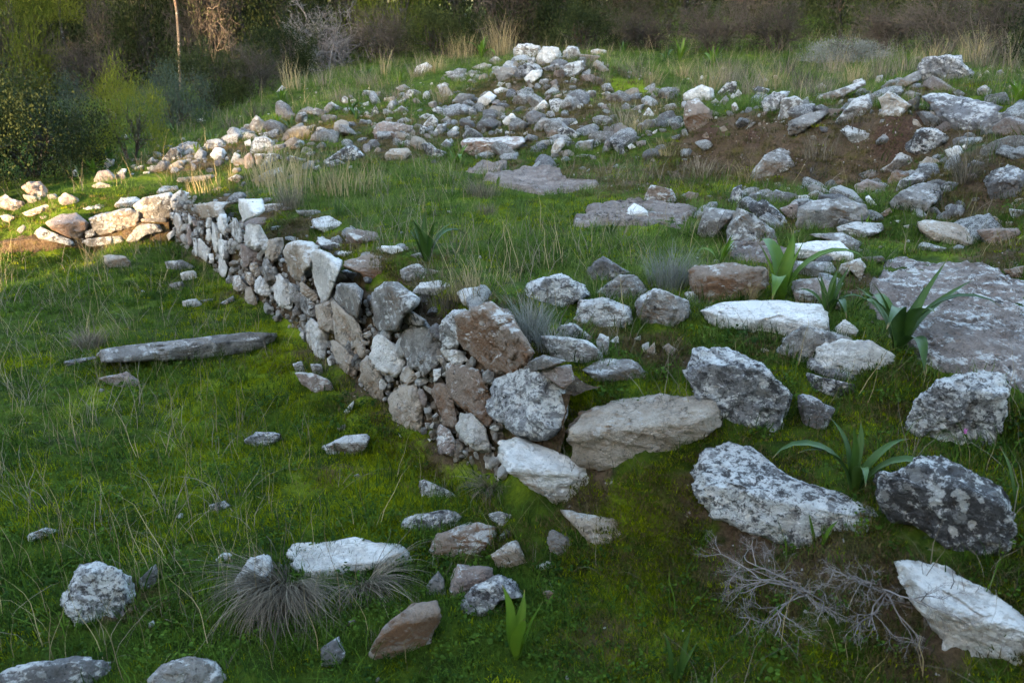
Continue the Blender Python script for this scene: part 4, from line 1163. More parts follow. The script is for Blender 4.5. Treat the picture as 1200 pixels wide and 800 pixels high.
# ---------------------------------------------------------------- low plants: grass, moss, straw (nobody could count them)
def strips(specs, seg=4):
    """specs rows: x,y,z, azimuth, lean(at tip), height, width, curl, tone -> tapered curved blades as quads"""
    S = np.asarray(specs, float); n = len(S)
    t = np.linspace(0, 1, seg+1)
    L = S[:, 5:6]; lean = S[:, 4:5]; curl = S[:, 7:8]
    angs = lean*(0.22+0.78*t[None]**1.15*curl)
    ds = L/seg
    rx = np.concatenate([np.zeros((n, 1)), np.cumsum(np.sin(angs[:, 1:])*ds, 1)], 1)
    rz = np.concatenate([np.zeros((n, 1)), np.cumsum(np.cos(angs[:, 1:])*ds, 1)], 1)
    ca, sa = np.cos(S[:, 3:4]), np.sin(S[:, 3:4])
    tw = ((S[:, 8:9]*57.3) % 1.0-0.5)*0.55*L; side = tw*t[None]**2+0.06*L*np.sin(t[None]*7+S[:, 8:9]*40)*t[None]
    cx = S[:, 0:1]+rx*ca-sa*side; cy = S[:, 1:2]+rx*sa+ca*side; cz = S[:, 2:3]+rz
    w = S[:, 6:7]*0.5*(1-0.93*t[None]**1.5)
    V = np.empty((n, seg+1, 2, 3))
    V[:, :, 0] = np.stack([cx-sa*w, cy+ca*w, cz], 2); V[:, :, 1] = np.stack([cx+sa*w, cy-ca*w, cz], 2)
    base = (np.arange(n)*(seg+1)*2)[:, None]+(np.arange(seg)*2)[None]
    f = np.stack([base, base+1, base+3, base+2], 2).reshape(-1, 4)
    tone = np.repeat(S[:, 8], (seg+1)*2)
    return V.reshape(-1, 3), f, tone
def strip_mesh(name, specs, seg=4):
    V, f, tone = strips(specs, seg)
    me = mesh_np(name, V, f, True); add_attr(me, 'tone', tone)
    return me
def proto(name, mat, n, rad, hmin, hmax, width, lean, seed, seg=3, curl=1.0):
    r = np.random.default_rng(seed)
    a = r.uniform(0, 2*np.pi, n); rr0 = rad*np.sqrt(r.uniform(0, 1, n))
    sp = np.stack([rr0*np.cos(a), rr0*np.sin(a), np.full(n, -0.006), a+r.normal(0, 0.9, n), np.abs(r.normal(lean, lean*0.45, n)), r.uniform(hmin, hmax, n), width*r.uniform(0.6, 1.3, n), np.full(n, curl)*r.uniform(0.7, 1.5, n), r.uniform(0, 1, n)], 1)
    me = strip_mesh(name, sp, seg); me.materials.append(M[mat])
    return me
def weed_proto(name, mat, n, rad, seed):
    r = np.random.default_rng(seed); V = []; f = []; tone = []
    for k in range(n):
        a = r.uniform(0, 2*np.pi); d = rad*math.sqrt(r.uniform()); c = np.array([d*math.cos(a), d*math.sin(a), r.uniform(0.008, 0.03)])
        s = r.uniform(0.003, 0.006); nrm = np.array([r.normal()*0.4, r.normal()*0.4, 1]); nrm /= np.linalg.norm(nrm)
        t1 = np.cross(nrm, [1, 0, 0]); t1 /= np.linalg.norm(t1); t2 = np.cross(nrm, t1)
        b = len(V)
        for q in range(6):
            th = q*np.pi/3; V.append(c+s*(t1*math.cos(th)+t2*math.sin(th)))
        f += [(b, b+1, b+2, b+3), (b, b+3, b+4, b+5)]
        tone += [r.uniform()]*6
    me = mesh_np(name, np.array(V), np.array(f)); add_attr(me, 'tone', tone); me.materials.append(M[mat])
    return me
def instancer(name, label, cat, meshes, P, rot, scl, pick):
    coll = bpy.data.collections.new(name+'_tufts')
    for k, m_ in enumerate(meshes):
        o = bpy.data.objects.new('%s_tuft_%02d' % (name, k), m_); coll.objects.link(o)
    me = bpy.data.meshes.new(name)
    me.vertices.add(len(P)); me.vertices.foreach_set('co', np.asarray(P, np.float32).ravel())
    a = me.attributes.new('rot', 'FLOAT_VECTOR', 'POINT'); a.data.foreach_set('vector', np.asarray(rot, np.float32).ravel())
    a = me.attributes.new('scl', 'FLOAT', 'POINT'); a.data.foreach_set('value', np.asarray(scl, np.float32))
    a = me.attributes.new('pick', 'INT', 'POINT'); a.data.foreach_set('value', np.asarray(pick, np.int32))
    o = link(name, me)
    ng = bpy.data.node_groups.new(name+'_scatter', 'GeometryNodeTree')
    ng.interface.new_socket('Geometry', in_out='INPUT', socket_type='NodeSocketGeometry')
    ng.interface.new_socket('Geometry', in_out='OUTPUT', socket_type='NodeSocketGeometry')
    gi = ng.nodes.new('NodeGroupInput'); go = ng.nodes.new('NodeGroupOutput')
    ci = ng.nodes.new('GeometryNodeCollectionInfo'); ci.inputs['Collection'].default_value = coll
    ci.inputs['Separate Children'].default_value = True; ci.inputs['Reset Children'].default_value = True
    ip = ng.nodes.new('GeometryNodeInstanceOnPoints'); ip.inputs['Pick Instance'].default_value = True
    def named(n_, ty):
        x = ng.nodes.new('GeometryNodeInputNamedAttribute'); x.data_type = ty; x.inputs['Name'].default_value = n_
        return [q for q in x.outputs if q.enabled and q.name == 'Attribute'][0]
    L = ng.links.new
    L(gi.outputs[0], ip.inputs['Points']); L(ci.outputs[0], ip.inputs['Instance'])
    L(named('pick', 'INT'), ip.inputs['Instance Index']); L(named('rot', 'FLOAT_VECTOR'), ip.inputs['Rotation'])
    L(named('scl', 'FLOAT'), ip.inputs['Scale']); L(ip.outputs[0], go.inputs[0])
    md = o.modifiers.new('scatter', 'NODES'); md.node_group = ng
    tag(o, label, cat, kind='stuff')
    return o
def scatter(rho0, rmin, rmax, fall, seed, a0=-50, a1=48):
    r = np.random.default_rng(seed)
    rs = np.linspace(rmin, rmax, 400)
    dens = rho0*np.minimum(1, 3.0/rs)**fall*rs*math.radians(a1-a0)
    cdf = np.cumsum(dens)*(rs[1]-rs[0]); N = int(cdf[-1])
    rad = np.interp(r.uniform(0, cdf[-1], N), cdf, rs); an = np.radians(r.uniform(a0, a1, N))
    return np.sin(an)*rad, np.cos(an)*rad, rad, r
def clear_of_stones(x, y, k=0.85):
    ok = np.ones(len(x), bool)
    for (cx, cy, S, q) in FOOT:
        dx, dy = x-cx, y-cy
        ok &= S[0, 0]*dx*dx+2*S[0, 1]*dx*dy+S[1, 1]*dy*dy > q*k
    for (c, th, rad) in OUT:
        d = np.hypot(x-c[0], y-c[1]); a = np.arctan2(y-c[1], x-c[0])
        ok &= d > np.interp(a, th, rad, period=2*np.pi)*1.0
    return ok
def on_wall(x, y):
    sw = (x+1.30)*-0.833+(y-5.15)*-0.553; tw = (x+1.30)*-0.553+(y-5.15)*0.833
    return (sw > -0.26) & (sw < 0.02) & (tw > -2.4) & (tw < 3.2)
def wall_top(x, y):
    sw = (x+1.30)*-0.833+(y-5.15)*-0.553; tw = (x+1.30)*-0.553+(y-5.15)*0.833
    return ((sw > -0.72) & (sw < 0.02) & (tw > -2.4) & (tw < 3.2)).astype(float)
def nz2(x, y, f, o=0.0): return perlin(np.stack([x*f+o, y*f+o*1.7, np.full(len(x), o)], 1))

def lay_grass(name, label, cat, meshes, rho0, rmin, rmax, fall, seed, keep, scale):
    x, y, rad, r = scatter(rho0, rmin, rmax, fall, seed)
    e = blob_field(EARTH, x, y); mo = blob_field(MOSS, x, y); z = height(x, y)
    slope = np.abs(height(x+0.06, y, False)-height(x-0.06, y, False))+np.abs(height(x, y+0.06, False)-height(x, y-0.06, False))
    pk = keep(x, y, z, e, mo, slope/0.12)
    ok = (r.uniform(0, 1, len(x)) < pk) & clear_of_stones(x, y) & ~on_wall(x, y)
    x, y, z, rad, e, mo = x[ok], y[ok], z[ok], rad[ok], e[ok], mo[ok]
    n = len(x)
    sc = scale(x, y, z, rad, e)*r.uniform(0.7, 1.35, n)
    rot = np.stack([r.normal(0, 0.12, n), r.normal(0, 0.12, n), r.uniform(0, 6.283, n)], 1)
    return instancer(name, label, cat, meshes, np.stack([x, y, z], 1), rot, sc, r.integers(0, len(meshes), n))
sm = lambda v, a, b: np.clip((v-a)/(b-a), 0, 1)
def low(z): return 1-sm(z, 0.10, 0.35)

lay_grass('turf_grass', 'short green grass covering the turf in front of the wall', 'grass',
  [proto('turf', 'grass', 26, 0.045, 0.014, 0.042, 0.0030, 0.85, 100+k) for k in range(5)]+[weed_proto('weed', 'grass', 30, 0.05, 120+k) for k in range(1)],
  1150, 1.7, 18, 1.5, 11,
  lambda x, y, z, e, mo, sl: np.clip((0.35+0.65*np.maximum(low(z), 1-sm(y, 3.4, 4.0)))*(1-0.95*np.minimum(e*1.1, 1))*(0.9-0.5*mo)*(0.72+1.1*nz2(x, y, 1.3, 3))*(1-0.8*wall_top(x, y))*(1-0.15*sm(x, 0.3, 0.7)*(1-sm(y, 3.0, 3.4)))*(1-sm(sl, 0.9, 1.6)), 0.02, 1),
  lambda x, y, z, rad, e: (1+0.06*rad)*(0.9+0.35*nz2(x, y, 1.4, 8)))
lay_grass('terrace_grass', 'lush grass on the terrace behind the wall', 'grass',
  [proto('lush', 'lush', 18, 0.045, 0.03, 0.085, 0.0036, 0.75, 200+k) for k in range(5)],
  520, 2.0, 24, 1.35, 12,
  lambda x, y, z, e, mo, sl: np.clip((1-low(z))*sm(z, 0.45, 0.58)*(1-np.minimum(e*1.9, 1))*(1-0.7*mo)*(0.75+0.9*nz2(x, y, 0.9, 5))*(1-sm(sl, 0.5, 1.1))*(1-0.92*wall_top(x, y)), 0, 1),
  lambda x, y, z, rad, e: (0.8+0.05*rad)*(0.95+0.5*nz2(x, y, 1.1, 2)))
lay_grass('slope_grass', 'sparse fresh grass on the foreground slope', 'grass',
  [proto('slope', 'grass', 9, 0.05, 0.05, 0.14, 0.0040, 0.8, 230+k) for k in range(4)],
  110, 1.7, 9, 1.2, 14,
  lambda x, y, z, e, mo, sl: np.clip((0.40+1.2*nz2(x, y, 1.6, 12))*(1-0.6*np.minimum(e, 1)), 0, 1),
  lambda x, y, z, rad, e: 1.0+0*rad)
lay_grass('moss', 'bright yellow-green moss cushions on turf and stones', 'moss',
  [proto('moss', 'moss', 46, 0.035, 0.006, 0.018, 0.0030, 0.7, 300+k, 2) for k in range(3)],
  2900, 1.7, 9, 1.7, 13,
  lambda x, y, z, e, mo, sl: np.clip(0.05+0.22*sm(x, 0.1, 0.4)*(1-sm(y, 3.1, 3.6))+1.1*mo+0.9*np.maximum(0, nz2(x, y, 1.7, 9)-0.10)-0.5*e, 0, 1),
  lambda x, y, z, rad, e: 1+0.10*rad)
lay_grass('brown_moss', 'brownish moss and dead leaf bits on the earthy slopes', 'moss',
  [proto('bmoss', 'brownmoss', 40, 0.04, 0.006, 0.024, 0.0032, 0.8, 320+k, 2) for k in range(3)],
  1900, 1.7, 12, 1.5, 15,
  lambda x, y, z, e, mo, sl: np.clip(1.2*np.minimum(e, 0.7)*(1.4-1.3*sm(e, 0.75, 1.0))+0.5*sm(sl, 0.4, 0.9)+0.30*sm(x, 0.1, 0.4)*(1-sm(y, 3.1, 3.6)), 0, 0.9),
  lambda x, y, z, rad, e: 1+0.08*rad)
lay_grass('dry_grass', 'thin dry straw stems standing in the turf', 'dry grass',
  [proto('straw', 'greystraw', 6, 0.06, 0.06, 0.26, 0.0022, 0.95, 400+k, 4) for k in range(4)]+[proto('straw2', 'straw', 4, 0.05, 0.08, 0.30, 0.0022, 0.7, 420+k, 4) for k in range(3)],
  80, 1.7, 20, 0.75, 16,
  lambda x, y, z, e, mo, sl: np.clip((0.30+1.1*nz2(x, y, 0.8, 21)+0.75*sm(-x, 0.8, 2.2)*low(z)+0.35*sm(-x, 1.6, 2.6)*sm(y, 4.2, 5.5)*low(z)+0.5*sm(y, 8, 12)+0.5*np.exp(-((x+0.6)**2+(y-5.6)**2)/2.2)*(z > 0.4)+0.4*np.exp(-((x+1.6)**2+(y-8.0)**2)/2.5))*(1-0.6*mo), 0.03, 1),
  lambda x, y, z, rad, e: 0.9+0.02*rad)

def fringe():
    r = np.random.default_rng(31); P = []
    for (cx, cy, S, q) in FOOT:
        if cy > 11: continue
        ev, vec = np.linalg.eigh(np.linalg.inv(S))
        per = math.sqrt(ev.sum())*9
        n = int(min(90, per/0.03))
        th = r.uniform(0, 6.28, n); m = math.sqrt(q)*r.uniform(0.78, 1.12, n)
        d = (vec@(np.sqrt(ev)[:, None]*np.stack([np.cos(th), np.sin(th)])))*m
        P.append(np.stack([cx+d[0], cy+d[1]], 1))
    P = np.concatenate(P); x, y = P[:, 0], P[:, 1]
    z = height(x, y); e = blob_field(EARTH, x, y)
    ok = (r.uniform(size=len(x)) < np.clip(1.0-1.2*e, 0.06, 1)) & ~on_wall(x, y)
    x, y, z = x[ok], y[ok], z[ok]; n = len(x)
    ms = [proto('fringe', 'grass', 12, 0.035, 0.03, 0.10, 0.0034, 0.6, 250+k) for k in range(3)]+[proto('fringe_dry', 'greystraw', 10, 0.035, 0.03, 0.11, 0.0026, 0.7, 260)]
    instancer('fringe_grass', 'longer grass growing up round the edges of the stones', 'grass', ms, np.stack([x, y, z], 1), np.stack([r.normal(0, .15, n), r.normal(0, .15, n), r.uniform(0, 6.28, n)], 1), r.uniform(0.5, 1.15, n), r.choice([0, 1, 2, 0, 1, 2, 3], n))
fringe()

# gravel and rubble chips in the bank, the mound and the bare earth
def pebbles():
    r = np.random.default_rng(77)
    protos = []
    for k in range(5):
        d, f = ico(2); v = d*np.array([1, r.uniform(0.6, 1), r.uniform(0.4, 0.8)])*(1+0.35*fbm(d*1.7+k*9, 2))[:, None]
        m_ = mesh_np('chip', v, f, False); m_.materials.append(M['gwtpb'[k]]); protos.append(m_)
    x, y, rad, r = scatter(260, 1.8, 14, 0.9, 78)
    e = blob_field(EARTH, x, y); z = height(x, y)
    bank = ((z > 0.72) & (y < 12.5)).astype(float)
    inside = ~clear_of_stones(x, y, 0.0001)
    z = z+inside*0.02
    e = np.maximum(e, inside*1.0*sm(nz2(x, y, 2.0, 6), 0.0, 0.5))
    ok = (r.uniform(0, 1, len(x)) < np.clip(0.015+0.55*np.minimum(e, 1)**2+0.22*bank*sm(nz2(x, y, 1.2, 4), -0.2, 0.4), 0, 1))
    x, y, z, rad = x[ok], y[ok], z[ok], rad[ok]; n = len(x)
    sc = np.exp(r.normal(-4.95, 0.55, n))*(1+0.06*rad)
    instancer('stone_chips', 'small stone chips strewn over bare earth and rubble', 'gravel', protos, np.stack([x, y, z+sc*0.15], 1), r.uniform(0, 6.28, (n, 3)), sc, r.integers(0, 5, n))
    # small chips wedged between the wall stones
    n = 1500
    t = np.array([-WN[1], WN[0], 0]); t /= np.linalg.norm(t)
    if t[1] < 0: t = -t
    a = r.uniform(-2.3, 3.2, n); zz = r.uniform(0.0, 0.5, n)
    P = WP+a[:, None]*t+zz[:, None]*UP-(WN*np.array([1, 1, 0]))[None]*(0.035+0.13*zz[:, None]+r.uniform(-0.02, 0.02, (n, 1)))
    o = instancer('wedged_chips', None, None, protos, P, r.uniform(0, 6.28, (n, 3)), np.exp(r.normal(-4.15, 0.5, n)), r.choice([0, 1, 1, 1, 1, 2, 2, 2], n))
    o.parent = wall; wall_child(o)
pebbles()

# rubble filling the mound and the bank between the larger stones
def rubble():
    protos = []
    for k in range(16):
        r = np.random.default_rng(500+k); d, f = ico(4); v = d*np.array([1.15, r.uniform(0.5, 1), r.uniform(0.35, 0.8)])
        rad = np.ones(len(d))
        for q in range(9):
            n = r.normal(size=3); n /= np.linalg.norm(n); h = (v@n).max()*r.uniform(0.45, 0.88); rad = np.minimum(rad, np.where(v@n > 1e-4, h/np.maximum(v@n, 1e-4), 9))
        v = v*(rad*(1.15+0.09*fbm(d*2.5+k*9, 5, 0.65)))[:, None]
        m_ = mesh_np('rubble_stone', v, f); m_.materials.append(M['gsgdggsdgpsdtgdg'[k]]); protos.append(m_)
    r = np.random.default_rng(79)
    U = spots_px("""850 135 30 .8;900 130 30 .8;950 120 30 .8;1000 115 30 .8;1050 110 30 .8;1080 150 30 .9;1120 165 30 .9;1180 170 40 .8;1070 200 40 .9;1130 230 40 .7;1180 215 40 .7;980 240 30 .7;1030 215 30 .8;1090 240 30 .7;860 145 20 .8;930 290 30 .6;1010 290 24 .7;270 240 16 1;310 252 18 1;350 266 18 1;390 282 18 1;430 302 20 1;470 322 20 1;510 345 20 .9;550 365 18 .8;720 120 30 .7;760 110 30 .6;560 90 30 .7;530 110 30 .6;430 150 40 .7;390 140 30 .6;410 285 22 .7;450 310 22 .7;350 262 20 .7;300 250 16 .7;500 350 24 .6;560 370 20 .5;260 238 14 .8;220 228 14 .8;600 410 20 .5;940 220 30 .6;1040 240 30 .7;830 250 30 .6;870 235 20 .7;680 95 30 .8;560 150 30 .7;500 120 30 .5;250 190 30 .7;200 195 30 .7;150 200 30 .6;280 160 30 .6;370 165 30 .6;450 165 30 .7;500 165 30 .6;640 110 70 .8;500 135 40 .8;470 120 40 .6;600 140 60 .9;680 150 60 .9;720 160 50 .9;560 130 40 .8;520 150 40 .6;460 140 50 .6;420 130 40 .5;640 80 45 1;740 170 40 .9;790 170 30 .9;770 150 30 .8
820 120 30 .6;1000 130 60 .6;1060 180 40 .8;1100 200 50 .8;1150 180 50 .7;950 250 50 .6;900 250 40 .7;1000 260 40 .5;1150 130 40 .7;300 170 50 .6;330 185 40 .6;240 175 40 .6;180 190 40 .5;400 175 40 .5;940 310 40 .5;350 140 30 .5;1150 260 40 .5;660 190 40 .4""")
    x, y, rad, r = scatter(110, 3.0, 14, 0.2, 80)
    z = height(x, y); f = blob_field(U, x, y)
    ok = r.uniform(size=len(x)) < f*0.80
    x, y, z = x[ok], y[ok], z[ok]; n = len(x)
    sc = np.clip(np.exp(r.normal(-3.2, 0.75, n)), 0.012, 0.14)
    instancer('rubble', 'loose rubble stones filling the mound and bank between larger stones', 'rubble', protos, np.stack([x, y, z+sc*0.02], 1), np.stack([r.normal(0, 0.4, n), r.normal(0, 0.4, n), r.uniform(0, 6.28, n)], 1), sc, r.integers(0, 16, n))
rubble()
# ---------------------------------------------------------------- plants one can count
def ground_at(u, v):
    p = hit(u, v); return (p[0], p[1], float(height(p[0], p[1])[0])), float(np.linalg.norm(p-CAMP))

# broad strap leaves of the squill, a few shapes shared by all plants
def leaf_mesh(seed, bend, width, fold=0.35, n=9):
    r = np.random.default_rng(seed)
    t = np.linspace(0, 1, n+1); ang = bend*(t**1.6)
    ds = 1.0/n
    x = np.concatenate([[0], np.cumsum(np.sin(ang[1:])*ds)]); z = np.concatenate([[0], np.cumsum(np.cos(ang[1:])*ds)])
    w = width*np.sin(np.pi*np.clip(t*0.93+0.05, 0, 1))**0.55*(1-t**5)
    w = np.maximum(w, 0.002)
    wav = 0.014*np.sin(t*9+seed)+0.02*np.sin(t*3+seed*2)*t
    V = []
    for k in range(n+1):
        nx, nz_ = -math.cos(ang[k]), math.sin(ang[k])                # towards the upper side
        for s, lift in ((-1, fold), (-0.5, fold*0.3), (0, 0), (0.5, fold*0.3), (1, fold)):
            V.append((x[k]+nx*w[k]*lift, s*w[k]+wav[k], z[k]+nz_*w[k]*lift))
    f = []
    for k in range(n):
        for j in range(4): f.append((k*5+j, k*5+j+1, k*5+j+6, k*5+j+5))
    me = mesh_np('leaf', np.array(V), np.array(f)); add_attr(me, 'tone', np.clip(np.full(len(V), r.uniform()*0.6)+np.tile([0.0, 0.18, 0.42, 0.12, 0.05], n+1), 0, 1)); add_attr(me, 'tip', np.repeat(t**3, 5))
    return me
def leaf_set(mat, wid):
    out = {}
    for nm, bends in (('up', (0.15, 0.35, 0.5)), ('mid', (0.8, 1.1, 1.3)), ('droop', (1.9, 2.3, 2.7))):
        out[nm] = []
        for k, b in enumerate(bends):
            m_ = leaf_mesh(k*7+int(b*100), b, wid*(1+0.15*(k-1))); m_.materials.append(M[mat]); out[nm].append(m_)
    return out
LEAVES = {'dark': leaf_set('squill', 0.068), 'bright': leaf_set('squill2', 0.085), 'thin': leaf_set('squill', 0.045)}
def squill(u, v, hpx, n, look, spread, label, seed, grp=None):
    loc, D = ground_at(u, v); h = hpx/FPX*D*1.2
    r = np.random.default_rng(seed)
    root = empty('squill_plant', loc); tag(root, label, 'plant', grp)
    for k in range(n):
        a = k*2.399+r.normal()*0.3; q = r.uniform()
        pool = LEAVES[look]
        ty = 'up' if q > spread else ('mid' if q > spread*0.5 else 'droop')
        m_ = pool[ty][r.integers(0, 3)]
        o = link('leaf', m_, None, root, (0.012*math.cos(a), 0.012*math.sin(a), -0.01))
        L = h*r.uniform(0.72, 1.08)*(1.25 if ty == 'droop' else 1.05 if ty == 'mid' else 1)
        o.scale = (L, L, L); o.rotation_euler = (0, r.uniform(0.05, 0.25+0.35*spread), a)
    return root
shared = []
BGS = 'squill plants dotted in the far grass'
for (u, v, h, n, lk, sp, lab, g) in [
    (500, 308, 50, 10, 'dark', .25, 'dark blue-green squill with upright leaves on the wall-top turf', None),
    (844, 308, 32, 6, 'bright', .35, 'small bright green squill on the edge of the rock shelf', None),
    (914, 350, 76, 6, 'bright', .10, 'tall bright green squill with upright leaves behind the long white slab', None),
    (968, 372, 50, 9, 'dark', .25, 'dark green squill at the right end of the long white slab', None),
    (1052, 412, 88, 12, 'dark', .75, 'large squill with long drooping leaves beside the bedrock shelf', None),
    (1000, 578, 80, 8, 'dark', .45, 'large squill with broad leaves behind the long lichened stone', None),
    (604, 772, 74, 4, 'bright', .15, 'young squill with few bright leaves at the bottom of the slope', None),
    (792, 800, 52, 4, 'dark', .2, 'dark squill shoots at the bottom edge', None),
    (884, 800, 26, 3, 'dark', .3, 'tiny squill shoot under the bare twig shrub', None),
    (958, 645, 34, 2, 'bright', .05, 'single squill leaf in front of the long lichened stone', None),
    (1196, 600, 60, 4, 'dark', .3, 'dark squill cut off by the right edge beside the blotched boulder', None),
    (396, 254, 20, 7, 'dark', .2, 'small dark squill behind the wall top near the straw', None),
    (716, 276, 20, 6, 'thin', .3, 'small squill in the terrace grass left of the white flake', None),
    (652, 312, 20, 6, 'thin', .2, 'left of two small squills in the middle of the terrace grass', None),
    (686, 304, 18, 6, 'thin', .2, 'right of two small squills in the middle of the terrace grass', None),
    (582, 222, 16, 4, 'bright', .2, 'small bright squill in front of the pale rock shelf', None),
    (1192, 122, 26, 6, 'bright', .2, 'bright squill at the right end of the bank crest', None),
    (536, 196, 26, 6, 'bright', .25, 'bright squill in front of the rubble scatter', None),
    (564, 70, 22, 7, 'bright', .3, 'bright squill in dry grass left of the mound top', None),
    (1012, 270, 16, 4, 'bright', .5, 'tiny squill beside the flat grey slab', None)]:
    squill(u, v, h, n, lk, sp, lab, int(u*3+v), g)
for k, (u, v, h) in enumerate([(797, 70, 22), (730, 66, 16), (780, 72, 14), (835, 78, 18), (920, 80, 16), (130, 196, 20), (110, 205, 18), (95, 212, 14), (250, 172, 14), (230, 180, 12), (340, 152, 14), (430, 92, 14), (468, 98, 12),
        (412, 135, 18), (418, 142, 16), (330, 120, 14), (275, 120, 12), (370, 220, 14), (378, 212, 14), (205, 160, 14), (180, 165, 14), (240, 125, 12), (100, 190, 14), (535, 88, 10), (325, 148, 12), (470, 180, 14)]):
    o = squill(u, v, h*1.1, 6, 'dark' if k % 3 else 'bright', .3, 'squill rosette in the grass among the far rubble', 900+k, BGS); shared.append((u, 'small dark squill ' if k % 3 else 'small bright squill ', 'behind the left wall' if u < 150 else 'in the far grass below the young pine' if u < 260 else 'among the left rubble line' if u < 360 else 'beside the straw and far scatter' if u < 440 else 'near the rubble mound' if u < 600 else 'in the far grass right of the mound top', o))

# fountain-like tussocks of dry grass and small dry shrubs
def tussock(u, v, hpx, n, mat, lean, label, seed, name='grass_tussock', cat='dry grass', width=0.0024, rad=0.05, grp=None, seg=7, toward=None, curl=1.0, locks=0):
    loc, D = ground_at(u, v); h = hpx/FPX*D
    r = np.random.default_rng(seed)
    a = r.uniform(0, 2*np.pi, n)
    L = h*r.uniform(0.45, 1.15, n)*np.where(r.uniform(size=n) < 0.06, 1.3, 1)
    if toward is not None: 
        m = r.uniform(size=n) < toward[1]; a = np.where(m, r.normal(toward[0], 0.75, n), a); L = np.where(m, L, L*0.55)
    ln_ = np.abs(r.normal(lean, 0.30*lean, n))
    if locks:                                                         # blades hang together in locks
        la = a[r.integers(0, n, locks)]; own = np.argmin(np.abs(a[:, None]-la[None]), 1); a = la[own]+r.normal(0, 0.16, n)
        ln_ = (lean*np.clip(r.normal(1, 0.28, locks), 0.35, 1.5))[own]*r.uniform(0.85, 1.15, n); L = L*np.clip(r.normal(1, 0.25, locks), 0.5, 1.5)[own]
    rr0 = rad*np.sqrt(r.uniform(0, 1, n))
    sp = np.stack([rr0*np.cos(a), rr0*np.sin(a), np.full(n, -0.01), a+r.normal(0, 0.30, n), ln_, L, width*r.uniform(0.5, 1.5, n), curl*r.uniform(0.8, 1.3, n), r.uniform(0, 1, n)], 1)
    me = strip_mesh(name, sp, seg)
    o = link(name, me, M[mat], None, loc); tag(o, label, cat, grp)
    return o
tussock(338, 690, 92, 1300, 'greystraw', 2.5, 'big grey tussock of drooping dry grass in the left foreground', 1, width=0.0026, rad=0.055, toward=(-1.75, 0.86), seg=10, locks=46)
tussock(425, 684, 80, 300, 'greystraw', 2.4, 'dry grass spilling right of the big tussock towards the rust-brown stone', 2, toward=(-0.9, 0.85), locks=20, seg=9)
tussock(578, 575, 52, 240, 'greystraw', 1.6, 'small hanging tuft of dry grass at the near end of the wall', 3, toward=(-2.2, 0.9), rad=0.025)
tussock(105, 408, 26, 420, 'greystraw', 0.9, 'dry purplish grey cushion left of the long dark slab', 4, rad=0.09, width=0.003)
tussock(622, 395, 52, 420, 'silver', 0.7, 'silvery green aromatic shrub behind the reddish brown block', 5, 'dwarf_shrub', 'shrub', rad=0.07)
tussock(645, 410, 34, 260, 'silver', 0.9, 'low silvery shrub in front of the rounded grey boulder', 6, 'dwarf_shrub', 'shrub', rad=0.07)
tussock(786, 336, 50, 560, 'silver', 0.75, 'pale silvery shrub behind the terrace edge boulders', 7, 'dwarf_shrub', 'shrub', rad=0.11)
tussock(565, 232, 24, 400, 'greystraw', 0.7, 'greyish grass clump beside the pale rock shelf', 8, rad=0.14)
tussock(570, 252, 16, 200, 'greystraw', 0.7, 'small grey clump in terrace grass below the rock shelf', 9, rad=0.08)
tussock(340, 245, 34, 260, 'greystraw', 0.8, 'grey twiggy clump behind the white cap stone of the wall', 10, rad=0.10)
tussock(500, 380, 22, 200, 'greystraw', 0.9, 'wispy dry grass on the mossy wall top', 11, rad=0.08)
tussock(520, 355, 40, 260, 'greystraw', 0.8, 'dry grass fringe behind the wall top right of the dark squill', 12, rad=0.14)
tussock(560, 345, 44, 200, 'straw', 0.7, 'pale straw fringe behind the reddish brown block', 13, rad=0.16)
tussock(880, 352, 32, 90, 'straw', 0.8, 'straw-coloured tuft on the right side of the brown block', 14, rad=0.03, toward=(-1.57, 0.8))
tussock(1130, 215, 60, 160, 'greystraw', 1.1, 'dead grass clump beside the big dark boulder on the bank', 15, rad=0.06)
tussock(320, 215, 42, 150, 'straw', 0.45, 'golden straw stalks behind the wall, left clump', 16, rad=0.25, width=0.006)
tussock(345, 225, 56, 80, 'straw', 0.35, 'golden straw stalks behind the wall, tall middle clump', 17, rad=0.25, width=0.006)
tussock(405, 222, 34, 130, 'straw', 0.5, 'golden straw stalks behind the wall, right clump', 18, rad=0.3, width=0.006)
tussock(250, 225, 34, 60, 'straw', 0.35, 'thin orange stalks just behind the wall corner', 19, rad=0.25, width=0.006)
tussock(588, 66, 42, 160, 'straw', 0.5, 'sunlit golden grass clump left of the mound top', 20, rad=0.25, width=0.007)
tussock(545, 68, 30, 160, 'straw', 0.4, 'low golden grass left of the sunlit clump', 21, rad=0.4, width=0.006)
tussock(478, 60, 50, 80, 'straw', 0.35, 'tall dry reeds against the thicket left of the mound', 22, rad=0.2, width=0.006)
tussock(345, 105, 34, 60, 'straw', 0.35, 'pale dry stalks in the far grass at left', 23, rad=0.2, width=0.007)
tussock(452, 90, 34, 24, 'straw', 0.25, 'single orange-lit stalk clump below the thicket', 24, rad=0.08, width=0.008)
FG = 'dry grass clumps along the bank crest and far edge'
rt = np.random.default_rng(5)
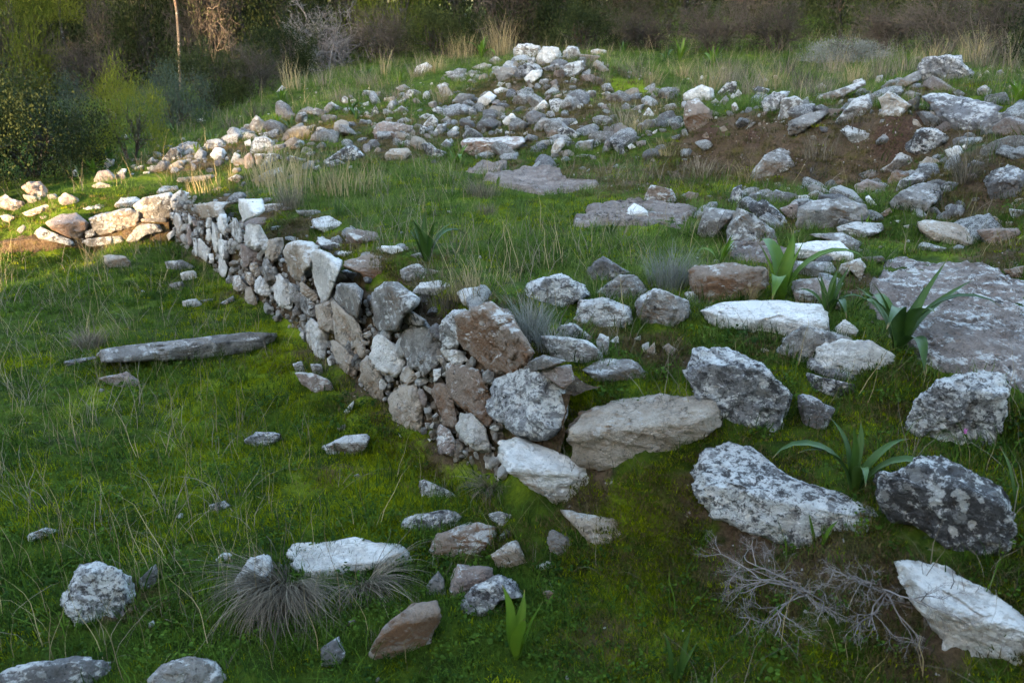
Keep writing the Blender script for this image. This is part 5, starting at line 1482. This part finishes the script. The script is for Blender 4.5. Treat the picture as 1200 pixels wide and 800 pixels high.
for k, (u, v, h) in enumerate([(830, 108, 40), (850, 100, 44), (880, 110, 34), (905, 105, 30), (940, 108, 40), (960, 112, 30), (1000, 98, 34), (1030, 92, 36), (1060, 88, 34), (1090, 75, 30), (1150, 78, 50), (1180, 82, 54), (1140, 72, 40), (1100, 70, 40),
        (740, 90, 26), (760, 100, 28), (700, 100, 22), (730, 150, 24), (745, 155, 26), (680, 85, 20), (490, 90, 24), (510, 85, 24), (430, 100, 24), (400, 120, 22), (520, 120, 20), (460, 118, 24), (380, 100, 26), (350, 165, 22), (300, 135, 20), (270, 150, 22), (880, 212, 26), (960, 190, 30), (860, 95, 30), (800, 90, 26), (920, 90, 30), (975, 85, 30), (780, 180, 20), (820, 205, 24)]):
    o = tussock(u, v, h, 110, 'straw' if k % 3 == 0 else 'greystraw', 0.6+0.3*rt.uniform(), 'wispy dry grass clump on the bank crest and far grass edge', 60+k, rad=0.16, width=0.004, grp=FG); shared.append((u, 'straw-coloured grass clump ' if k % 3 == 0 else 'greyish dry grass clump ', 'in the far grass at left' if u < 420 else 'below the thicket left of the mound' if u < 560 else 'on the right side of the mound' if u < 770 else 'above the left end of the bank' if u < 870 and v < 115 else 'at the foot of the bank' if v > 170 else 'on the crest above the red earth' if u < 960 else 'on the crest left of the lone boulder' if u < 1070 else 'behind the lone crest boulder', o))

by = {}
for u, a_, b_, o in shared: by.setdefault(a_+b_, []).append((u, o))
for lab, lst in by.items():
    lst.sort(key=lambda q: q[0])
    for k_, (u, o) in enumerate(lst):
        o['label'] = lab if len(lst) == 1 or len(lst) > 5 else ('rightmost' if k_ == len(lst)-1 else ORD[k_])+' '+lab

# long leaning dry stalks over the left turf: one mass of stems
def long_stalks():
    r = np.random.default_rng(91); sp = []
    for k in range(270):
        u = r.uniform(-60, 330)**1.0 if k < 220 else r.uniform(100, 500); v = r.uniform(300, 800) if k < 220 else r.uniform(500, 790)
        p = hit(u, v); D = np.linalg.norm(p-CAMP)
        sp.append((p[0], p[1], p[2]-0.01, r.uniform(0, 6.28), abs(r.normal(0.55, 0.3)), r.uniform(0.14, 0.42), r.uniform(0.0016, 0.0030), r.uniform(0.2, 0.9), r.uniform()))
    me = strip_mesh('dry_stalks', np.array(sp), 8)
    o = link('dry_stalks', me, M['straw']); tag(o, 'long thin dry stalks leaning over the left turf', 'dry grass', kind='stuff')
long_stalks()

# branching twigs
def tubes(paths, sides=4):
    V, F, T = [], [], []; b = 0
    for pts_, r0, r1, tone in paths:
        P = np.asarray(pts_); n = len(P)
        tg = np.gradient(P, axis=0); tg /= np.linalg.norm(tg, axis=1)[:, None]+1e-9
        ref = np.where(np.abs(tg[:, 2:3]) < 0.9, np.array([[0, 0, 1.0]]), np.array([[1.0, 0, 0]]))
        s = np.cross(tg, ref); s /= np.linalg.norm(s, axis=1)[:, None]+1e-9; q = np.cross(tg, s)
        rad = np.linspace(r0, r1, n)
        for k in range(sides):
            th = 2*np.pi*k/sides
            V.append(P+(s*math.cos(th)+q*math.sin(th))*rad[:, None])
        i = np.arange(n-1)
        for k in range(sides):
            k2 = (k+1) % sides
            F.append(np.stack([b+k*n+i, b+k2*n+i, b+k2*n+i+1, b+k*n+i+1], 1))
        T.append(np.full(n*sides, tone)); b += n*sides
    return np.concatenate(V), np.concatenate(F), np.concatenate(T)
def grow(r, p, d, L, rad, depth, out, wig=0.25, kids=4, shrink=0.62, spread=0.6, grav=0.0, nseg=6):
    P = [np.array(p)]; d = np.array(d)/np.linalg.norm(d)
    for k in range(nseg):
        d = d+r.normal(size=3)*wig/nseg*2+np.array([0, 0, grav/nseg]); d /= np.linalg.norm(d)
        P.append(P[-1]+d*L/nseg)
    out.append((P, rad, rad*0.55 if depth else rad*0.3, r.uniform()))
    if depth == 0: return
    for k in range(kids):
        i = int(r.integers(2, nseg+1)); dd = (P[i]-P[i-1]); dd /= np.linalg.norm(dd)
        nd = dd+r.normal(size=3)*spread
        grow(r, P[i], nd, L*shrink*r.uniform(0.6, 1.15), rad*0.55, depth-1, out, wig, kids, shrink, spread, grav, max(3, nseg-1))
def twig_shrub(u, v, hpx, dirs, mat, label, seed, depth=3, kids=4, rad=0.005, grav=0.0, spread=0.5):
    loc, D = ground_at(u, v); L = hpx/FPX*D
    r = np.random.default_rng(seed); out = []
    for d in dirs: grow(r, (r.normal()*0.015, r.normal()*0.015, 0.0), np.array(d)+r.normal(size=3)*0.12, L*0.55*r.uniform(0.8, 1.2), rad, depth, out, 0.35, kids, 0.62, spread, grav)
    V, F, T = tubes(out, 4)
    me = mesh_np('twigs', V, F); add_attr(me, 'tone', T)
    o = link('twig_shrub', me, M[mat], None, loc); tag(o, label, 'dead shrub')
    return o
twig_shrub(938, 690, 112, [(-1, -.25, .22), (-1, -.1, .3), (-.9, -.5, .12), (-.6, -.8, .1), (-.3, -1, .12), (-.8, 0, .45), (-.2, -.6, .3)], 'twig', 'bare grey twig shrub fanning leftwards on the foreground slope', 3, 4, 4, 0.0030)
twig_shrub(1040, 700, 98, [(-.7, -.6, .15), (-.4, -.9, .1), (.0, -1, .15), (-.6, -.3, .35), (.2, -.9, .2), (-.9, -.4, .2)], 'twig', 'bare grey twig shrub hanging down at the bottom right', 4, 4, 4, 0.0030, -0.25)
twig_shrub(950, 215, 40, [(-.6, -.3, .5), (0, -.4, .6), (.5, -.3, .5), (.1, 0, .9), (-.3, .2, .8)], 'darktwig', 'tangle of dark dead twigs on the bank foot', 5, 2, 4, 0.004)
twig_shrub(1000, 175, 46, [(-.6, -.3, .5), (0, -.4, .6), (.5, -.3, .5), (.1, 0, .9)], 'darktwig', 'dark dead twigs under the jutting bank stones', 6, 2, 4, 0.004)

# the pink flower by the squarish boulder
loc, D = ground_at(1118, 530)
fl = empty('cyclamen_flower', loc); tag(fl, 'tiny pink flower in front of the squarish speckled boulder', 'flower')
V, F, T = tubes([([(0, 0, 0), (0.002, -0.02, 0.05), (0.003, -0.04, 0.09)], 0.0012, 0.0009, .5)], 4)
me = mesh_np('stem', V, F); add_attr(me, 'tone', T); link('stem', me, M['squill2'], fl)
pet = strip_mesh('petal', [(0, 0, 0, 0, 0.5, 0.018, 0.010, 1.0, .5)], 3)
for k in range(5):
    o = link('petal', pet, M['pink'], fl, (0.003, -0.04, 0.09)); o.rotation_euler = (0, 0, k*1.257)
# ---------------------------------------------------------------- the thicket and the wood behind
def crown_mesh(name, seed, n, size, lw, ll, up=0.4, clumps=64, shape=(1, 1, 1), hollow=0.55):
    """many small leaf faces in clumps through an uneven volume of about unit half-width, standing on z=0"""
    r = np.random.default_rng(seed)
    c = r.normal(size=(clumps, 3)); c /= np.linalg.norm(c, axis=1)[:, None]; c *= (hollow+(1-hollow)*r.uniform(size=(clumps, 1))**0.5)
    c[:, 2] = np.abs(c[:, 2])*1.0+0.05*r.uniform(size=clumps)
    c = c*np.array(shape)*r.uniform(0.75, 1.12, (clumps, 1))
    k = r.integers(0, clumps, n)
    cr = r.uniform(0.07, 0.22, clumps)
    P = c[k]+r.normal(size=(n, 3))*cr[k][:, None]*np.array([1, 1, 0.75])
    P[:, 2] = np.abs(P[:, 2])
    out = P-c[k]*0.5; out /= np.linalg.norm(out, axis=1)[:, None]+1e-6
    d = out*0.6+r.normal(size=(n, 3))*0.7+np.array([0, 0, up]); d /= np.linalg.norm(d, axis=1)[:, None]
    s = np.cross(d, r.normal(size=(n, 3))); s /= np.linalg.norm(s, axis=1)[:, None]
    L = ll*r.uniform(0.6, 1.3, (n, 1)); W = lw*r.uniform(0.6, 1.3, (n, 1))
    V = np.stack([P, P+d*L*0.5+s*W, P+d*L, P+d*L*0.5-s*W], 1).reshape(-1, 3)
    F = np.arange(n*4).reshape(n, 4)
    me = mesh_np(name, V, F, False); add_attr(me, 'tone', np.repeat(np.clip(r.uniform(size=n)*0.6+0.4*r.uniform(size=clumps)[k], 0, 1), 4))
    return me
def stem_mesh(name, seed, nb, depth, rad, kids=4, spread=0.55, grav=0.0, L=0.6, upz=1.0):
    r = np.random.default_rng(seed); out = []
    for k in range(nb):
        a = r.uniform(0, 6.28); grow(r, (0.05*math.cos(a), 0.05*math.sin(a), -0.05), (math.cos(a)*0.6, math.sin(a)*0.6, upz), L*r.uniform(0.8, 1.2), rad, depth, out, 0.35, kids, 0.66, spread, grav)
    V, F, T = tubes(out, 3)
    me = mesh_np(name, V, F); add_attr(me, 'tone', T)
    return me
CR = {
 'ever': [crown_mesh('crown', 10+k, 15000, 1, 0.011, 0.032, shape=(1, 1, 1.15)) for k in range(3)],
 'pine': [crown_mesh('crown', 20+k, 10000, 1, 0.005, 0.080, 0.5, shape=(1, 1, 1.3), clumps=48) for k in range(2)],
 'blue': [crown_mesh('crown', 30+k, 10000, 1, 0.008, 0.048, 0.6, shape=(1, 1, 1.1)) for k in range(2)],
 'twig': [crown_mesh('crown', 40+k, 2600, 1, 0.008, 0.030, 0.3, shape=(1, 1, 1.2)) for k in range(2)],
 'silver': [crown_mesh('crown', 50, 6000, 1, 0.008, 0.085, 0.8, shape=(1, 1, 0.8))],
}
ST = {'leafy': [stem_mesh('stems', 60+k, 6, 2, 0.028, 4) for k in range(2)],
      'twig': [stem_mesh('stems', 70+k, 16, 3, 0.014, 6, 0.6) for k in range(3)],
      'bare': [stem_mesh('stems', 80, 16, 4, 0.030, 4, 0.75, -0.1, 0.60, 0.7)]}
def mats(lst, m):
    for x in lst: x.materials.append(M[m])
mats(CR['ever'], 'ever'); mats(CR['pine'], 'pine'); mats(CR['blue'], 'blue'); mats(CR['twig'], 'ever'); mats(CR['silver'], 'silver')
mats(ST['leafy'], 'bark'); mats(ST['twig'], 'darktwig'); mats(ST['bare'], 'twig')
rs_ = np.random.default_rng(55)
def shrub(ty, loc, w, h, label, grp=None, name='shrub', cat='shrub'):
    root = empty(name, loc, rs_.uniform(0, 6.28)); tag(root, label, cat, grp)
    s3 = (w/2*0.82, w/2*0.82, h/1.35)
    if ty != 'bare':
        c = link('crown', CR[ty][rs_.integers(0, len(CR[ty]))], None, root); c.scale = s3
    st = ST['twig' if ty == 'twig' else 'bare' if ty == 'bare' else 'leafy']
    q = link('stems', st[rs_.integers(0, len(st))], None, root); q.scale = s3
    return root
for (u, v, hpx, wpx, ty, lab) in [
    (-45, 222, 190, 190, 'ever', 'dark evergreen shrub cut by the left edge above the sunlit stones'),
    (40, 208, 130, 150, 'ever', 'broad dark evergreen shrub behind the left wall'),
    (92, 186, 100, 80, 'blue', 'blue-green shrub beside the yellow-green young pine'),
    (155, 188, 112, 96, 'pine', 'bushy yellow-green young pine at the edge of the thicket'),
    (30, 120, 120, 170, 'twig', 'brownish twiggy shrub above the dark evergreen at far left'),
    (120, 115, 110, 120, 'twig', 'grey-brown twiggy shrub behind the young pine'),
    (205, 150, 80, 90, 'blue', 'grey-green shrub right of the young pine'),
    (250, 128, 100, 100, 'ever', 'green shrub at the foot of the slender pine trunk'),
    (190, 90, 90, 110, 'ever', 'dark green shrub high in the left thicket'),
    (70, 82, 90, 110, 'bare', 'bare branching shrub high in the top left thicket'),
    (150, 72, 80, 100, 'bare', 'bare branching shrub above the young pine'),
    (300, 66, 70, 80, 'bare', 'bare branching shrub between pine trunk and grey tangle'),
    (300, 112, 80, 90, 'twig', 'dark twiggy shrub right of the slender pine trunk'),
    (335, 92, 90, 90, 'ever', 'mid-green shrub left of the bare grey shrub'),
    (392, 76, 96, 120, 'bare', 'bare grey tangle of branches below the dark wood'),
    (455, 70, 80, 100, 'twig', 'grey-brown twiggy shrub right of the bare tangle'),
    (515, 66, 70, 110, 'ever', 'dark evergreen shrub behind the tall dry reeds'),
    (600, 56, 62, 120, 'ever', 'dark evergreen shrub behind the mound top'),
    (685, 58, 62, 110, 'ever', 'dark evergreen shrub right behind the mound top'),
    (755, 60, 76, 110, 'twig', 'brown twiggy shrub, leftmost of the brown thicket at right'),
    (835, 62, 80, 110, 'twig', 'brown twiggy shrub, second of the brown thicket at right'),
    (910, 62, 84, 110, 'twig', 'brown twiggy shrub left of the grey-green round bush'),
    (990, 74, 46, 90, 'silver', 'rounded grey-green bush in front of the brown thicket'),
    (1040, 60, 88, 120, 'twig', 'brown twiggy shrub right of the grey-green round bush'),
    (1110, 62, 96, 120, 'twig', 'brown twiggy shrub behind the crest boulder'),
    (1180, 66, 110, 120, 'twig', 'brown twiggy shrub in the top right corner'),
    (1250, 74, 120, 130, 'ever', 'dark evergreen shrub cut by the right edge above the bank')]:
    loc, D = ground_at(u, v)
    shrub(ty, loc, wpx/FPX*D*1.15, hpx/FPX*D*0.88, lab)
# slender pine with a bare trunk, its crown above the picture
def pine_tree(loc, h, tr, cw, label, grp=None, ty='pine'):
    root = empty('pine_tree', loc, rs_.uniform(0, 6.28)); tag(root, label, 'tree', grp)
    r = np.random.default_rng(int(abs(loc[0])*100)); out = []
    P = [np.array([0.05*math.sin(k*1.3), 0.05*math.cos(k), h*k/8-0.1]) for k in range(9)]
    out.append((P, tr, tr*0.4, .5))
    for k in range(12):
        z = h*r.uniform(0.45, 0.98); a = r.uniform(0, 6.28); L = cw*0.5*r.uniform(0.6, 1)
        q = np.array([0, 0, z]); out.append(([q, q+np.array([math.cos(a)*L*.5, math.sin(a)*L*.5, .15*L]), q+np.array([math.cos(a)*L, math.sin(a)*L, .2*L])], tr*0.3, tr*0.1, .5))
    V, F, T = tubes(out, 7)
    me = mesh_np('trunk', V, F); add_attr(me, 'tone', T); link('trunk', me, M['bark'], root)
    c = link('crown', CR[ty][rs_.integers(0, len(CR[ty]))], None, root, (0, 0, h*0.42)); c.scale = (cw/2, cw/2, h*0.45)
loc, D = ground_at(243, 88)
pine_tree(loc, 5.2, 0.055, 2.6, 'slender pine whose bare trunk shows above the left thicket')
loc, D = ground_at(215, 105)
pine_tree(loc, 3.6, 0.03, 1.6, 'thin young pine left of the slender pine trunk')
for (u, v, h, tr, lab) in [(170, 92, 3.4, 0.035, 'thin dark trunk at the left edge of the slender pine'), (288, 80, 3.8, 0.04, 'thin dark trunk right of the slender pine'), (88, 110, 3.2, 0.035, 'thin dark trunk above the blue-green shrub')]:
    loc, D = ground_at(u, v); pine_tree(loc, h, tr, 1.5, lab)
loc, D = ground_at(30, 100)
pine_tree(loc, 4.2, 0.06, 3.0, 'pine with sunlit yellow needles in the top left corner')
# rows behind: the wood that closes the view
MIDG, BACKG = 'shrubs filling the thicket behind', 'trees of the dark wood'
k = 0
for x in np.arange(-13, 16.5, 1.25):
    y = 17.2+rs_.normal()*0.7
    ty = ('twig', 'ever', 'twig', 'pine', 'twig', 'ever')[k % 6] if x < 2 else ('twig', 'ever', 'twig', 'ever')[k % 4]
    z = float(height(x, y)[0])
    shrub(ty, (x+rs_.normal()*0.2, y, z-0.05), 2.3, 2.6+rs_.uniform()*1.2, 'tall shrub filling the shaded thicket behind the front bushes', MIDG); k += 1
for x in np.arange(-20, 22, 2.1):
    y = 22.5+rs_.normal()*1.2; z = float(height(x, y)[0])
    shrub('ever', (x, y, z-0.1), 4.2, 5.0+rs_.uniform()*1.5, 'dark tree of the wood that closes the view', BACKG, 'wood_tree', 'tree'); k += 1
for x in np.arange(-24, 26, 3.2):
    y = 29+rs_.normal()*1.0; z = float(height(x, y)[0])
    shrub('ever', (x, y, z-0.1), 6.0, 7.0, 'dark tree of the wood that closes the view', BACKG, 'wood_tree', 'tree')
for (x, y) in [(-9.5, 9.2), (-11, 11.5), (-9.0, 13.5), (-12.5, 15), (10.5, 12.5), (12, 15), (9.5, 14.5)]:
    z = float(height(x, y)[0]); shrub('ever', (x, y, z-0.05), 2.4, 2.4, 'evergreen shrub at the outer end of the thicket', MIDG)

# unseen pines added on the shading ridge: crowns trim the low sun from above
for (x, y, h, w) in [(-15.3, -12.2, 12.0, 5.5), (-18.0, -14.5, 12.5, 6.5)]:
    z = float(height(x, y)[0]); root = empty('pine_tree', (x, y, z-0.1)); tag(root, 'added unseen pine trimming the low sun behind the viewer', 'tree', 'added pines trimming the sun')
    V, F, T = tubes([([(0, 0, 0), (0.1, 0, h*0.4), (0, 0.1, h*0.8)], 0.14, 0.06, .5)], 7)
    me = mesh_np('trunk', V, F); add_attr(me, 'tone', T); link('trunk', me, M['bark'], root)
    for k in range(2):
        c = link('crown', CR['ever'][k], None, root, (0, 0, 4.6+0.7*k)); c.scale = (w/2, w/2, h*0.45); c.rotation_euler = (0, 0, k*2.0)

# unseen pines added just behind and beside the viewer to darken the near ground
for (x, y, h, w, lab) in [(6.2, 0.2, 9.0, 5.0, 'added unseen shade pine beside the viewer on the right'), (3.5, -4.0, 9.5, 5.5, 'added unseen shade pine behind the viewer on the right'), (0.6, -3.2, 8.5, 6.0, 'added unseen shade pine right behind the viewer'), (-5.0, -3.0, 9.0, 5.5, 'added unseen shade pine behind the viewer on the left')]:
    z = float(height(x, y)[0]); root = empty('pine_tree', (x, y, z-0.1)); tag(root, lab, 'tree')
    V, F, T = tubes([([(0, 0, 0), (0.1, 0, h*0.4), (0, 0.1, h*0.9)], 0.14, 0.06, .5)], 7)
    me = mesh_np('trunk', V, F); add_attr(me, 'tone', T); link('trunk', me, M['bark'], root)
    c = link('crown', CR['ever'][0], None, root, (0, 0, h*0.4)); c.scale = (w/2, w/2, h*0.42)
